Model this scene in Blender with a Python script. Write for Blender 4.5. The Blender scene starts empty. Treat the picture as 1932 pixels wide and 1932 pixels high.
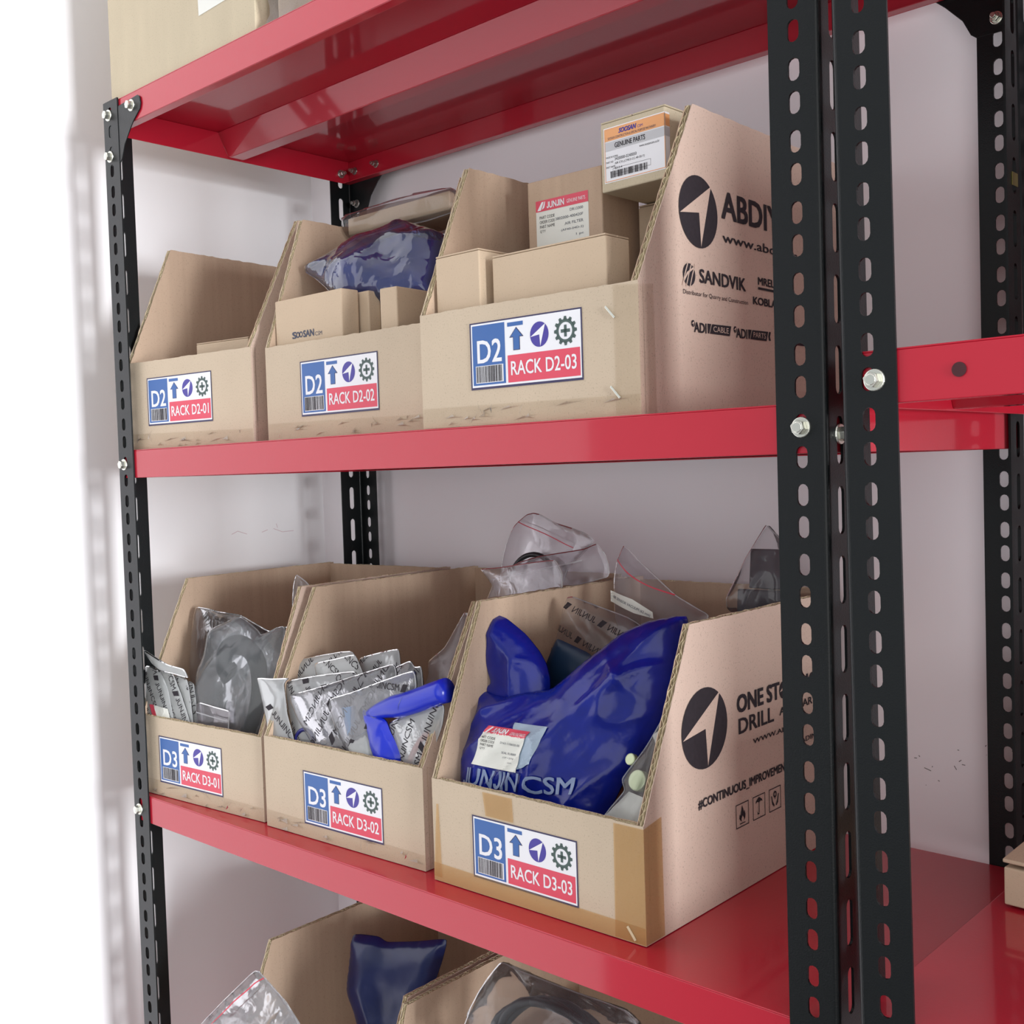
# store-room racking with labelled cardboard bins
import bpy, bmesh, math, random
from mathutils import Vector, Matrix, noise
from mathutils.geometry import delaunay_2d_cdt
C = bpy.context.scene.collection
R0 = math.radians
ZO = 1.45            # height of the rack's reference level above the floor

# ---------------------------------------------------------------- camera
cam_d = bpy.data.cameras.new('camera'); cam = bpy.data.objects.new('camera', cam_d); C.objects.link(cam)
cam_d.sensor_width = 36.0; cam_d.lens = 2094.7/1932*36; cam_d.clip_start = 0.02
def cam_matrix(pos, yaw, pitch, roll):
    f = Vector((-math.sin(yaw)*math.cos(pitch), math.cos(yaw)*math.cos(pitch), math.sin(pitch)))
    r = Vector((math.cos(yaw), math.sin(yaw), 0)); u = r.cross(f)
    r2 = r*math.cos(roll)+u*math.sin(roll); u2 = -r*math.sin(roll)+u*math.cos(roll)
    m = Matrix((r2, u2, -f)).transposed().to_4x4(); m.translation = pos
    return m
cam.matrix_world = cam_matrix(Vector((1.2227, -0.6435, ZO-0.004)), 0.74709, -0.03815, -0.0317)
bpy.context.scene.camera = cam

# ---------------------------------------------------------------- light and exposure
w = bpy.data.worlds.new('world'); bpy.context.scene.world = w; w.use_nodes = True
w.node_tree.nodes['Background'].inputs['Color'].default_value = (0.90, 0.95, 1.0, 1)
w.node_tree.nodes['Background'].inputs['Strength'].default_value = 0.60
def area(name, loc, aim, sx, sy, power, col):
    d = bpy.data.lights.new(name, 'AREA'); d.shape = 'RECTANGLE'; d.size = sx; d.size_y = sy; d.energy = power; d.color = col
    o = bpy.data.objects.new(name, d); C.objects.link(o); o.location = loc
    o.rotation_euler = (Vector(aim)-Vector(loc)).to_track_quat('-Z', 'Y').to_euler()
    return o
# far window at the right end of the aisle (slatted shadow on the left wall)
area('window_light', (6.0, -0.50, ZO+0.06), (-0.1, -0.02, ZO+0.06), 1.15, 1.7, 470, (0.94, 0.97, 1.0))
# broad fill light added on the camera side for the room's ambient daylight
area('fill_light', (2.0, -2.3, ZO+0.05), (0.6, 0.1, ZO-0.1), 2.6, 2.4, 23, (1.0, 0.985, 0.96))
vs = bpy.context.scene.view_settings
vs.view_transform = 'Standard'; vs.look = 'None'; vs.gamma = 1.0; vs.exposure = 0.0
try: vs.use_curve_mapping = False
except Exception: pass

# ---------------------------------------------------------------- materials
def srgb(r, g, b):
    f = lambda c: (c/255/12.92 if c/255 <= .04045 else ((c/255+.055)/1.055)**2.4)
    return (f(r), f(g), f(b), 1)
def nodes(name):
    m = bpy.data.materials.new(name); m.use_nodes = True; nt = m.node_tree; nt.nodes.clear()
    out = nt.nodes.new('ShaderNodeOutputMaterial'); return m, nt, out
def N(nt, t, **k):
    n = nt.nodes.new(t)
    for a, v in k.items():
        if a in n.inputs: n.inputs[a].default_value = v
        else: setattr(n, a, v)
    return n
def principled(name, col, rough=.5, metal=0, coat=0, bump=0, bscale=200, spec=.5, mottling=0, mscale=8, speck=0, anis=None, crough=.12):
    m, nt, out = nodes(name); L = nt.links.new
    p = N(nt, 'ShaderNodeBsdfPrincipled'); L(p.outputs[0], out.inputs[0])
    p.inputs['Base Color'].default_value = col; p.inputs['Roughness'].default_value = rough; p.inputs['Metallic'].default_value = metal
    p.inputs['Coat Weight'].default_value = coat; p.inputs['Coat Roughness'].default_value = crough; p.inputs['Specular IOR Level'].default_value = spec
    tc = N(nt, 'ShaderNodeTexCoord')
    src = tc.outputs['Object']
    if anis:
        mp = N(nt, 'ShaderNodeMapping'); mp.inputs['Scale'].default_value = anis; L(src, mp.inputs[0]); asrc = mp.outputs[0]
    last = None
    if mottling:
        n = N(nt, 'ShaderNodeTexNoise', Scale=mscale, Detail=4.0); L(asrc if anis else src, n.inputs['Vector'])
        mx = N(nt, 'ShaderNodeMix', data_type='RGBA'); L(n.outputs[0], mx.inputs[0])
        mx.inputs[6].default_value = [c*(1-mottling) for c in col[:3]]+[1]; mx.inputs[7].default_value = [min(1, c*(1+mottling)) for c in col[:3]]+[1]
        L(mx.outputs[2], p.inputs['Base Color']); last = mx
    if speck:
        n = N(nt, 'ShaderNodeTexNoise', Scale=700.0, Detail=2.0); L(src, n.inputs['Vector'])
        cr = N(nt, 'ShaderNodeValToRGB'); cr.color_ramp.elements[0].position = .30; cr.color_ramp.elements[1].position = .40
        cr.color_ramp.elements[0].color = (1-speck,)*3+(1,); L(n.outputs[0], cr.inputs[0])
        mx = N(nt, 'ShaderNodeMix', data_type='RGBA', blend_type='MULTIPLY'); mx.inputs[0].default_value = 1
        if last: L(last.outputs[2], mx.inputs[6])
        else: mx.inputs[6].default_value = col
        L(cr.outputs[0], mx.inputs[7]); L(mx.outputs[2], p.inputs['Base Color'])
    if bump:
        n = N(nt, 'ShaderNodeTexNoise', Scale=bscale, Detail=3.0); L(src, n.inputs['Vector'])
        b = N(nt, 'ShaderNodeBump', Strength=bump, Distance=.002); L(n.outputs[0], b.inputs['Height']); L(b.outputs[0], p.inputs['Normal'])
    return m
def film(name, tint, gloss=.35, haze=.08, hazecol=(.8, .8, .82, 1), rough=.08, bump=.35, bscale=60):
    # thin plastic film: tinted see-through, facing-dependent gloss, a little milky haze
    m, nt, out = nodes(name); L = nt.links.new
    tr = N(nt, 'ShaderNodeBsdfTransparent', Color=tint)
    df = N(nt, 'ShaderNodeBsdfDiffuse', Color=hazecol); tl = N(nt, 'ShaderNodeBsdfTranslucent', Color=hazecol)
    dm = N(nt, 'ShaderNodeMixShader', Fac=.4); L(df.outputs[0], dm.inputs[1]); L(tl.outputs[0], dm.inputs[2])
    a = N(nt, 'ShaderNodeMixShader', Fac=haze); L(tr.outputs[0], a.inputs[1]); L(dm.outputs[0], a.inputs[2])
    gl = N(nt, 'ShaderNodeBsdfGlossy', Roughness=rough); 
    fr = N(nt, 'ShaderNodeFresnel', IOR=1.5); mu = N(nt, 'ShaderNodeMath', operation='MULTIPLY'); mu.inputs[1].default_value = gloss/.35
    mu.use_clamp = True
    L(fr.outputs[0], mu.inputs[0])
    b = N(nt, 'ShaderNodeMixShader'); L(mu.outputs[0], b.inputs[0]); L(a.outputs[0], b.inputs[1]); L(gl.outputs[0], b.inputs[2])
    tc = N(nt, 'ShaderNodeTexCoord'); n = N(nt, 'ShaderNodeTexNoise', Scale=float(bscale), Detail=2.0, Distortion=1.2); L(tc.outputs['Object'], n.inputs['Vector'])
    bp = N(nt, 'ShaderNodeBump', Strength=bump, Distance=.0025); L(n.outputs[0], bp.inputs['Height']); L(bp.outputs[0], gl.inputs['Normal'])
    L(b.outputs[0], out.inputs[0]); return m
M = {}
M['red'] = principled('red_enamel', (.47, .009, .028, 1), rough=.42, coat=.75, bump=.03, bscale=350, spec=.25, crough=.07)
M['black'] = principled('black_powder_coat', (.0045, .0060, .0066, 1), rough=.33, coat=0, spec=.32, bump=.10, bscale=900)
M['kraft'] = principled('kraft_board', (.56, .455, .340, 1), rough=.85, mottling=.09, mscale=14, speck=.22, bump=.1, bscale=300, spec=.2)
M['kraft_side'] = principled('printed_side_board', (.585, .445, .365, 1), rough=.85, mottling=.07, mscale=12, speck=.25, bump=.1, bscale=300, spec=.2)
M['kraft_in'] = principled('kraft_inner_liner', (.50, .365, .265, 1), rough=.9, mottling=.13, mscale=60, anis=(1.6, 1.6, .05), speck=.15, spec=.15)
M['kraft_plain'] = principled('plain_carton_board', (.57, .44, .315, 1), rough=.85, mottling=.06, mscale=20, speck=.14, spec=.2)
M['kraft_old'] = principled('weathered_carton_board', (.55, .47, .34, 1), rough=.9, mottling=.09, mscale=9, speck=.2, anis=(5, 5, 1), spec=.15)
M['core'] = principled('board_core', srgb(96, 76, 56), rough=1, spec=0)
M['flute'] = principled('paper_flute', srgb(205, 190, 158), rough=.95, spec=.1)
M['wall'] = principled('lavender_wall_paint', (.88, .84, .87, 1), rough=.75, bump=.10, bscale=40, spec=.25, mottling=.02, mscale=3)
M['leftwall'] = principled('white_wall_paint', (.90, .885, .90, 1), rough=.65, bump=.06, bscale=30, spec=.3, mottling=.015, mscale=3)
M['ceil'] = principled('ceiling_paint', (.80, .79, .78, 1), rough=.9)
M['floor'] = principled('floor_tile', (.16, .15, .15, 1), rough=.35, mottling=.08, mscale=3)
M['white'] = principled('label_paper', (.80, .80, .83, 1), rough=.35, spec=.4)
M['navy'] = principled('navy_ink', (.030, .024, .085, 1), rough=.4)
M['blue'] = principled('blue_ink', (.030, .115, .36, 1), rough=.4)
M['redink'] = principled('red_ink', (.68, .060, .105, 1), rough=.4)
M['purple'] = principled('purple_ink', (.050, .035, .30, 1), rough=.4)
M['green'] = principled('dark_green_ink', (.055, .095, .085, 1), rough=.4)
M['ink'] = principled('black_print', (.018, .013, .018, 1), rough=.8, mottling=.5, mscale=300)
M['blueprint'] = principled('grey_blue_print', (.07, .075, .11, 1), rough=.7)
M['orange'] = principled('orange_ink', (.78, .36, .14, 1), rough=.4)
M['silver'] = principled('grey_ink', (.52, .52, .54, 1), rough=.4)
M['cream'] = principled('cream_label_paper', (.74, .74, .68, 1), rough=.5)
M['steel'] = principled('zinc_plated_steel', (.74, .74, .66, 1), rough=.24, metal=.9)
M['steel_dark'] = principled('dull_bolt_steel', (.45, .43, .40, 1), rough=.3, metal=.9)
M['clear'] = film('clear_film', (.94, .94, .95, 1), gloss=.30, haze=.06, rough=.09, bump=.2, bscale=45)
M['cleartape'] = film('clear_tape', (.97, .955, .93, 1), gloss=.08, haze=.02, rough=.15, bump=.3, bscale=90)
M['tapecrease'] = film('clear_tape_fold', (.97, .955, .93, 1), gloss=.5, haze=.10, rough=.12, bump=.3, bscale=90)
M['tape'] = film('brown_tape', (.97, .86, .68, 1), gloss=.15, haze=.30, hazecol=(.80, .56, .30, 1), rough=.25, bump=.3, bscale=60)
M['milky'] = film('milky_film', (.90, .91, .91, 1), gloss=.35, haze=.46, hazecol=(.88, .90, .91, 1), rough=.12, bump=.2)
M['clearpouch'] = film('clear_pouch_film', (.93, .93, .95, 1), gloss=.40, haze=.20, hazecol=(.88, .88, .92, 1), rough=.10, bump=.2)
M['greybag'] = film('hazy_grey_film', (.84, .85, .87, 1), gloss=.32, haze=.26, hazecol=(.55, .58, .60, 1), rough=.12, bump=.25)
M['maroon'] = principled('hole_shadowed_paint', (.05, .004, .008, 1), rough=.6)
M['milky2'] = film('frosted_film', (.8, .8, .8, 1), gloss=.30, haze=.62, hazecol=(.78, .80, .79, 1), rough=.2)
M['zipfilm'] = film('zip_bag_film', (.88, .86, .88, 1), gloss=.18, haze=.14, hazecol=(.62, .58, .60, 1), rough=.12, bump=.2)
M['edgefilm'] = film('film_seam', (.8, .8, .8, 1), gloss=.35, haze=.45, hazecol=(.9, .9, .92, 1), rough=.15)
M['bluebag'] = principled('blue_polythene', (.004, .012, .21, 1), rough=.20, coat=.05, spec=.40, bump=.6, bscale=38, mottling=.55, mscale=26)
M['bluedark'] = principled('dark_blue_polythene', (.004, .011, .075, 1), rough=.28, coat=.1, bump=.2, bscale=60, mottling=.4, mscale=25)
M['blueroll'] = principled('bright_blue_polythene', (.006, .022, .48, 1), rough=.28, coat=.2)
M['teal'] = principled('teal_polythene', (.006, .022, .055, 1), rough=.35, coat=.05)
M['bluefilm'] = film('blue_tint_film', (.50, .60, .88, 1), gloss=.75, haze=.14, hazecol=(.30, .38, .62, 1), rough=.08, bump=.8, bscale=35)
M['rubber'] = principled('black_rubber', (.022, .022, .026, 1), rough=.4)
M['purplebox'] = principled('dark_plum_block', (.022, .010, .018, 1), rough=.4)
M['grey'] = principled('grey_bag_lettering', (.20, .26, .42, 1), rough=.35)
M['palegrey'] = principled('pale_logo_ink', (.33, .42, .52, 1), rough=.35)
M['redpart'] = principled('red_rubber', (.65, .10, .07, 1), rough=.4)
M['brass'] = principled('greenish_plated_metal', (.45, .50, .32, 1), rough=.3, metal=.7)
M['gold'] = principled('gold_tape', (.42, .36, .10, 1), rough=.3, metal=.4)
M['pinkfilm'] = principled('red_zip_line', (.55, .05, .08, 1), rough=.4)
M['redpouch'] = principled('reddish_part', (.60, .16, .12, 1), rough=.4)
M['bluepart'] = principled('light_blue_part', (.20, .42, .75, 1), rough=.4)
M['navypart'] = principled('navy_plastic_ring', (.03, .03, .20, 1), rough=.3)

# outlines of the pouches and bags, metres, in their own leaning planes
D = {
 'w1': {"o":[0.032,0.021,-0.262],"yaw":5,"lean":4,"uv":[[-0.0289,0.0389],[-0.0162,0.0386],[0.0011,0.0353],[0.0174,0.0172],[0.0295,-0.0176],[0.0278,-0.0378],[-0.0036,-0.0416],[-0.0258,-0.0306]],"red":[[-0.0142,-0.0055],[-0.0057,-0.0053],[0.0015,-0.0194],[-0.0076,-0.0191]],"white":[[-0.0057,-0.0053],[0.0214,-0.0071],[0.0273,-0.0212],[0.0015,-0.0194]]},
 'w2': {"o":[0.057,0.026,-0.262],"yaw":5,"lean":5,"uv":[[-0.0363,0.0399],[-0.0178,0.0353],[-0.002,0.032],[0.0146,0.0096],[0.0336,-0.0214],[0.0343,-0.037],[-0.0026,-0.0416],[-0.0243,-0.0145]]},
 'w3': {"o":[0.072,0.031,-0.268],"yaw":5,"lean":6,"uv":[[-0.0242,0.0374],[0.0026,0.0337],[0.011,0.0094],[0.0183,-0.0175],[0.0185,-0.0345],[-0.0076,-0.0351],[-0.0173,0.0065]]},
 'w4': {"o":[0.08,0.037,-0.27],"yaw":5,"lean":8,"uv":[[-0.0137,0.0327],[-0.0017,0.0298],[0.0043,0.0105],[0.0112,-0.0164],[0.0107,-0.0335],[-0.0027,-0.0298],[-0.0108,0.009]]},
 'w5': {"o":[0.06,0.016,-0.218],"yaw":5,"lean":10,"uv":[[-0.0487,0.0167],[-0.0196,0.0081],[0.0038,0.0021],[0.0346,0.0],[0.0445,-0.0101],[0.0164,-0.0074],[-0.0103,-0.0064],[-0.0273,0.0002]]},
 'clearA': {"o":[0.092,0.09,-0.222],"yaw":15,"lean":12,"uv":[[-0.074,0.0644],[-0.0551,0.0628],[-0.0345,0.0593],[-0.0017,0.0569],[0.0206,0.0481],[0.0462,0.0383],[0.0708,0.0459],[0.0783,0.0396],[0.0713,-0.0136],[0.066,-0.0663],[0.0482,-0.1004],[-0.0031,-0.1049],[-0.0475,-0.0954],[-0.057,-0.0418],[-0.0736,-0.0166],[-0.076,0.0264]]},
 'clearB': {"o":[0.123,0.075,-0.218],"yaw":15,"lean":12,"uv":[[-0.0541,0.0339],[-0.046,0.0403],[-0.0075,0.0558],[0.0222,0.039],[0.0263,0.0338],[0.0486,0.0439],[0.06,0.0457],[0.0607,0.0132],[0.0505,-0.039],[0.0322,-0.0917],[-0.027,-0.0968],[-0.0552,-0.0728],[-0.0643,-0.0146],[-0.0558,0.0074]]},
 'hose': {"o":[0.118,0.085,-0.234],"yaw":15,"lean":12,"uv":[[0.0179,-0.0697],[0.0261,-0.0404],[0.027,-0.0075],[0.0186,0.0184],[0.0028,0.0336],[-0.0184,0.0353],[-0.0294,0.0254],[-0.029,0.0092],[-0.0171,-0.0009]]},
 'zipA': {"o":[0.121,0.04,-0.28],"yaw":10,"lean":10,"uv":[[-0.0347,0.0212],[-0.0065,0.0178],[0.0218,0.0151],[0.0219,0.003],[0.0243,-0.0185],[-0.0032,-0.0214],[-0.0275,-0.0174]],"zip":[[-0.0321,0.0096],[0.0224,0.0037]]},
 'tipA': {"o":[0.171,0.13,-0.142],"yaw":20,"lean":10,"uv":[[-0.0097,0.0252],[0.0043,0.0166],[0.0144,0.0074],[0.0183,-0.0045],[0.0071,-0.0233],[-0.0117,-0.0237],[-0.0131,-0.005],[-0.0126,0.0111]]},
 'p1': {"o":[0.275,0.078,-0.222],"yaw":14,"lean":12,"uv":[[-0.0555,0.0168],[-0.0114,0.026],[0.0335,0.0344],[0.0511,0.0102],[0.0512,-0.0183],[0.0102,-0.0273],[-0.0328,-0.0305],[-0.0493,-0.0132]]},
 'p2': {"o":[0.306,0.075,-0.216],"yaw":8,"lean":12,"uv":[[-0.0399,0.0132],[-0.0083,0.0203],[0.0169,0.0269],[0.0298,0.0095],[0.0379,-0.0086],[0.0215,-0.0277],[-0.027,-0.0323],[-0.0332,-0.0027]]},
 'p3': {"o":[0.344,0.1,-0.214],"yaw":5,"lean":12,"uv":[[-0.0377,0.0164],[-0.01,0.024],[0.0187,0.0309],[0.0235,0.0154],[0.0298,-0.011],[0.0285,-0.0343],[-0.0202,-0.0396],[-0.0326,-0.0049]]},
 'p8': {"o":[0.391,0.085,-0.214],"yaw":5,"lean":12,"uv":[[-0.0432,0.0026],[-0.0172,0.013],[0.0081,0.0242],[0.0152,0.018],[0.0234,0.0198],[0.029,0.0023],[0.0307,-0.0255],[-0.0145,-0.0361],[-0.0378,-0.0214]]},
 'p5': {"o":[0.299,0.056,-0.246],"yaw":8,"lean":12,"uv":[[-0.0592,0.0246],[-0.0116,0.0345],[0.0407,0.0433],[0.0472,0.031],[0.0421,0.0005],[0.0269,-0.0473],[-0.0051,-0.0512],[-0.0336,-0.0404],[-0.0526,0.0033]]},
 'p4': {"o":[0.247,0.036,-0.251],"yaw":5,"lean":6,"uv":[[-0.0354,0.0327],[-0.0101,0.0337],[0.0172,0.0371],[0.0085,0.0306],[0.0159,0.0001],[0.0302,-0.028],[0.0293,-0.0435],[-0.0051,-0.0444],[-0.0128,-0.0248],[-0.0177,-0.0072],[-0.0277,0.0162]]},
 'p6': {"o":[0.34,0.05,-0.24],"yaw":5,"lean":8,"uv":[[-0.0829,0.0063],[-0.0313,0.0207],[0.0111,0.0345],[0.0669,0.0522],[0.0724,0.0421],[0.0618,0.0033],[0.019,-0.0523],[-0.0237,-0.0581],[-0.0392,-0.0404],[-0.0662,-0.0165]],"ring":[[-0.055,-0.04]]},
 'p7': {"o":[0.386,0.048,-0.237],"yaw":5,"lean":6,"uv":[[-0.0602,0.0077],[-0.026,0.0179],[0.013,0.0323],[0.0562,0.0471],[0.0603,0.0301],[0.0402,0.0096],[0.0147,-0.0008],[0.0029,-0.0433],[-0.0218,-0.059],[-0.0343,-0.0381],[-0.0541,-0.0118]],"part":[[-0.0415,0.001],[-0.0285,0.0035],[-0.0272,-0.0191],[-0.0317,-0.0264]]},
 'p9': {"o":[0.377,0.043,-0.273],"yaw":3,"lean":4,"uv":[[-0.0223,0.0041],[-0.004,0.0133],[0.0107,0.0213],[0.0158,0.0091],[0.0197,-0.0182],[-0.0082,-0.0223],[-0.0152,-0.0097]]},
 'p10': {"o":[0.45,0.052,-0.257],"yaw":4,"lean":5,"uv":[[-0.0424,0.0132],[-0.0061,0.0272],[0.0317,0.0394],[0.0295,0.0195],[0.0201,-0.0029],[0.011,-0.0362],[-0.0249,-0.0416],[-0.0257,-0.0177]]},
 'bluefold': {"o":[0.408,0.046,-0.266],"yaw":3,"lean":4,"uv":[[-0.0333,0.0314],[-0.0168,0.0296],[0.001,0.0251],[0.0092,0.0128],[0.0204,-0.0021],[0.0237,-0.0082],[0.0207,-0.0163],[0.0133,-0.0327],[0.0007,-0.0346],[-0.0143,-0.0136],[-0.0246,0.0108]]},
 'roll': {"o":[0.439,0.055,-0.222],"yaw":4,"lean":10,"uv":[[-0.0632,-0.0144],[-0.0193,0.0014],[0.0196,0.0172],[0.0447,0.027],[0.0442,0.0122],[0.0414,0.0045],[0.0033,-0.0087],[-0.0305,-0.0209],[-0.0498,-0.0185]]},
 'p11': {"o":[0.402,0.14,-0.198],"yaw":5,"lean":12,"uv":[[0.016,0.0513],[0.0227,0.0469],[0.0234,0.0189],[0.0219,-0.0161],[0.0159,-0.0399],[-0.0133,-0.0546],[-0.0329,-0.0401],[-0.0252,-0.0156],[-0.027,-0.0026],[-0.0069,0.0132],[0.0057,0.0353]]},
 'zb1': {"o":[0.394,0.3,-0.089],"yaw":0,"lean":5,"uv":[[-0.059,-0.0114],[-0.0524,0.0062],[-0.0437,0.0198],[-0.0349,0.0265],[-0.0244,0.0332],[-0.0139,0.0352],[-0.0033,0.0333],[0.0176,0.0243],[0.0447,0.0182],[0.0612,0.0134],[0.0759,0.0061],[0.0619,-0.0081],[0.0395,-0.0253],[0.0241,-0.0644],[-0.0459,-0.0684],[-0.0652,-0.0453]],"zip":[[-0.0363,0.0248],[0.0043,0.0125],[0.0503,-0.0033]]},
 'zb2': {"o":[0.441,0.27,-0.118],"yaw":0,"lean":5,"uv":[[-0.0973,-0.0116],[-0.0605,0.0094],[-0.0264,0.0182],[0.0369,0.0274],[0.0531,0.0339],[0.0634,0.0245],[0.0698,0.0138],[0.0709,0.0043],[0.0688,-0.0018],[-0.0001,-0.0185],[-0.0328,-0.0392],[-0.0852,-0.0424],[-0.0912,-0.0284]],"zip":[[-0.0964,-0.0109],[-0.0208,0.0032],[0.0373,0.0152]]},
 'zb3': {"o":[0.396,0.25,-0.129],"yaw":0,"lean":5,"uv":[[-0.0545,0.0139],[-0.024,0.0166],[0.0189,0.0232],[0.0583,0.0282],[0.0684,0.0151],[0.0694,-0.0165],[0.0125,-0.0323],[-0.0471,-0.0362],[-0.0406,-0.0176],[-0.0339,-0.0044],[-0.0414,0.003]]},
 'ring': {"o":[0.385,0.29,-0.103],"yaw":0,"lean":5,"uv":[[-0.0234,-0.0065],[-0.0094,0.0005],[0.0081,0.0027],[0.0252,0.0028]]},
 'neck': {"o":[0.518,0.11,-0.187],"yaw":10,"lean":10,"uv":[[-0.0198,0.0467],[-0.0092,0.0439],[0.0137,0.03],[0.0298,0.015],[0.038,0.0039],[0.0425,-0.0083],[0.0435,-0.0228],[0.0332,-0.0341],[0.015,-0.041],[-0.0103,-0.0432],[-0.0243,-0.0305],[-0.0264,-0.0199],[-0.0202,-0.0162],[-0.0285,-0.0028],[-0.0305,0.0145],[-0.0312,0.0276],[-0.0281,0.0343]]},
 'mainblue': {"o":[0.597,0.105,-0.228],"yaw":5,"lean":22,"uv":[[-0.1085,0.0233],[-0.1007,0.018],[-0.0777,0.0152],[-0.0482,0.0202],[-0.0258,0.0263],[0.0029,0.0531],[0.0359,0.0822],[0.0605,0.0948],[0.0941,0.1024],[0.0971,0.0886],[0.0962,0.0427],[0.0918,0.0175],[0.0779,-0.0088],[0.0645,-0.0328],[0.0562,-0.0561],[0.0462,-0.084],[0.0318,-0.104],[-0.0237,-0.1049],[-0.0992,-0.0943],[-0.1126,-0.0599],[-0.1134,-0.0427],[-0.1082,-0.002]],"label":[[-0.0681,-0.0178],[-0.0201,-0.0182],[-0.0196,-0.0351],[-0.0302,-0.0544],[-0.0596,-0.0562],[-0.0781,-0.0536]],"hdr":[[-0.0658,-0.017],[-0.0249,-0.0155],[-0.0202,-0.0229],[-0.0722,-0.0261]],"logo":[[-0.0417,-0.0117],[-0.0049,-0.0116],[-0.0082,-0.0298],[-0.012,-0.0457],[-0.0297,-0.0515]],"JUN":[[-0.0893,-0.0725],[-0.0889,-0.0575],[-0.0277,-0.055],[-0.0276,-0.0698]],"CSM":[[-0.0184,-0.0698],[-0.0203,-0.0567],[0.0286,-0.0495],[0.0295,-0.0637]]},
 'teal': {"o":[0.551,0.15,-0.192],"yaw":10,"lean":10,"uv":[[-0.0119,0.0271],[0.006,0.0211],[0.0249,0.0147],[0.0344,-0.0006],[0.0291,-0.0326],[-0.0203,-0.0369],[-0.0243,-0.0156],[-0.0218,0.0042],[-0.0164,0.0176]]},
 'jbag': {"o":[0.553,0.19,-0.165],"yaw":5,"lean":10,"uv":[[-0.0338,0.0338],[-0.027,0.0353],[0.0088,0.0258],[0.0392,0.0181],[0.0526,0.0118],[0.0622,-0.0036],[0.0517,-0.0312],[0.0014,-0.0465],[-0.0423,-0.0448],[-0.0489,-0.0171],[-0.0429,-0.0053],[-0.0371,0.0234]]},
 'paperzip': {"o":[0.587,0.24,-0.13],"yaw":5,"lean":8,"uv":[[-0.0349,0.0478],[-0.0272,0.0428],[-0.0188,0.0349],[0.0057,0.0164],[0.0269,0.0005],[0.0522,-0.0114],[0.0634,-0.0163],[0.0595,-0.037],[0.0168,-0.0509],[-0.033,-0.0489],[-0.0419,-0.0209],[-0.0439,0.0135],[-0.0421,0.0309]],"zip":[[-0.0402,0.0333],[-0.0233,0.0188],[-0.0017,0.0083],[0.0269,0.0005]],"paper":[[-0.0453,0.002],[-0.0166,-0.0059],[0.0061,-0.0172],[0.0071,-0.0233],[-0.0146,-0.0194],[-0.0446,-0.009]]},
 'darkbag': {"o":[0.69,0.27,-0.104],"yaw":5,"lean":8,"uv":[[0.0049,0.0426],[0.0133,0.0341],[0.0216,0.0267],[0.0249,0.0267],[0.0285,-0.0081],[0.0275,-0.0398],[-0.0133,-0.0506],[-0.0329,-0.0387],[-0.0345,-0.0279],[-0.0224,-0.0045],[-0.0159,0.0098],[-0.006,0.0252]],"box":[[-0.0092,0.0187],[0.0252,0.0204],[0.0267,-0.0188],[-0.0088,-0.0181]]},
 'rpouch': {"o":[0.69,0.07,-0.259],"yaw":10,"lean":15,"uv":[[0.0243,0.0651],[0.0212,0.0593],[0.0047,0.0282],[-0.0148,0.0009],[-0.0103,-0.0073],[-0.0212,-0.0218],[-0.0322,-0.0374],[-0.0184,-0.0484],[0.0117,-0.0439],[0.0158,-0.0115],[0.0199,0.0212]],"disc":[[0.0025,0.0008],[-0.0066,-0.0003]],"tag":[[0.0092,0.0385],[0.0199,0.0472],[0.0215,0.03],[0.0143,0.0292]],"wh":[[-0.0077,-0.008],[-0.029,-0.0315],[0.0106,-0.0324],[0.0098,-0.0122]]},
 'd4blue': {"o":[0.282,0.15,-0.564],"yaw":10,"lean":5,"uv":[[-0.0575,0.0342],[-0.0196,0.0383],[-0.0081,0.0341],[0.0364,0.0441],[0.0765,0.0553],[0.0691,0.0284],[0.0539,-0.0109],[0.0444,-0.0664],[-0.0395,-0.0874],[-0.0492,-0.0565],[-0.0647,-0.0289],[-0.0598,0.008]]},
 'd4zip': {"o":[0.217,0.02,-0.576],"yaw":10,"lean":15,"uv":[[-0.0146,0.0412],[0.0003,0.0341],[0.0149,0.0272],[0.0342,0.0174],[0.0573,0.001],[0.0762,-0.0253],[-0.0928,-0.0664],[-0.085,-0.0316]],"zip":[[0.0003,0.0341],[-0.031,0.0051],[-0.061,-0.0261],[-0.0732,-0.0412]]},
 'd4tube': {"o":[0.564,0.09,-0.491],"yaw":10,"lean":10,"uv":[[-0.0492,0.0315],[-0.0292,0.0277],[0.0292,0.0211],[0.0813,0.0176],[0.0949,0.0083],[0.0988,-0.0144],[-0.0916,-0.0614],[-0.086,-0.034],[-0.0728,-0.0025]]},
 'bagblue': {"o":[0.363,0.095,0.209],"yaw":12,"lean":25,"uv":[[-0.0958,0.0017],[-0.0814,0.0085],[-0.0595,0.0184],[-0.0427,0.0254],[-0.0266,0.0342],[-0.002,0.038],[0.0231,0.045],[0.0527,0.0325],[0.0776,0.0217],[0.0814,-0.0002],[0.0799,-0.0338],[0.079,-0.0496],[0.041,-0.0529],[-0.0328,-0.044],[-0.0532,-0.0264],[-0.0756,-0.0097]]},
 'bagbox': {"o":[0.338,0.15,0.268],"yaw":8,"lean":12,"uv":[[-0.081,0.0074],[-0.0722,0.0125],[-0.0526,0.015],[0.0055,0.0187],[0.0693,0.0191],[0.0785,0.0105],[0.0822,-0.0054],[0.0737,-0.01],[0.0386,-0.0135],[0.0097,-0.0136],[-0.0296,-0.0169],[-0.067,-0.0161],[-0.0766,-0.0081]],"box":[[-0.0697,0.0056],[0.0699,0.0139],[0.0733,-0.0069],[-0.0662,-0.0137]]},
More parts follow.
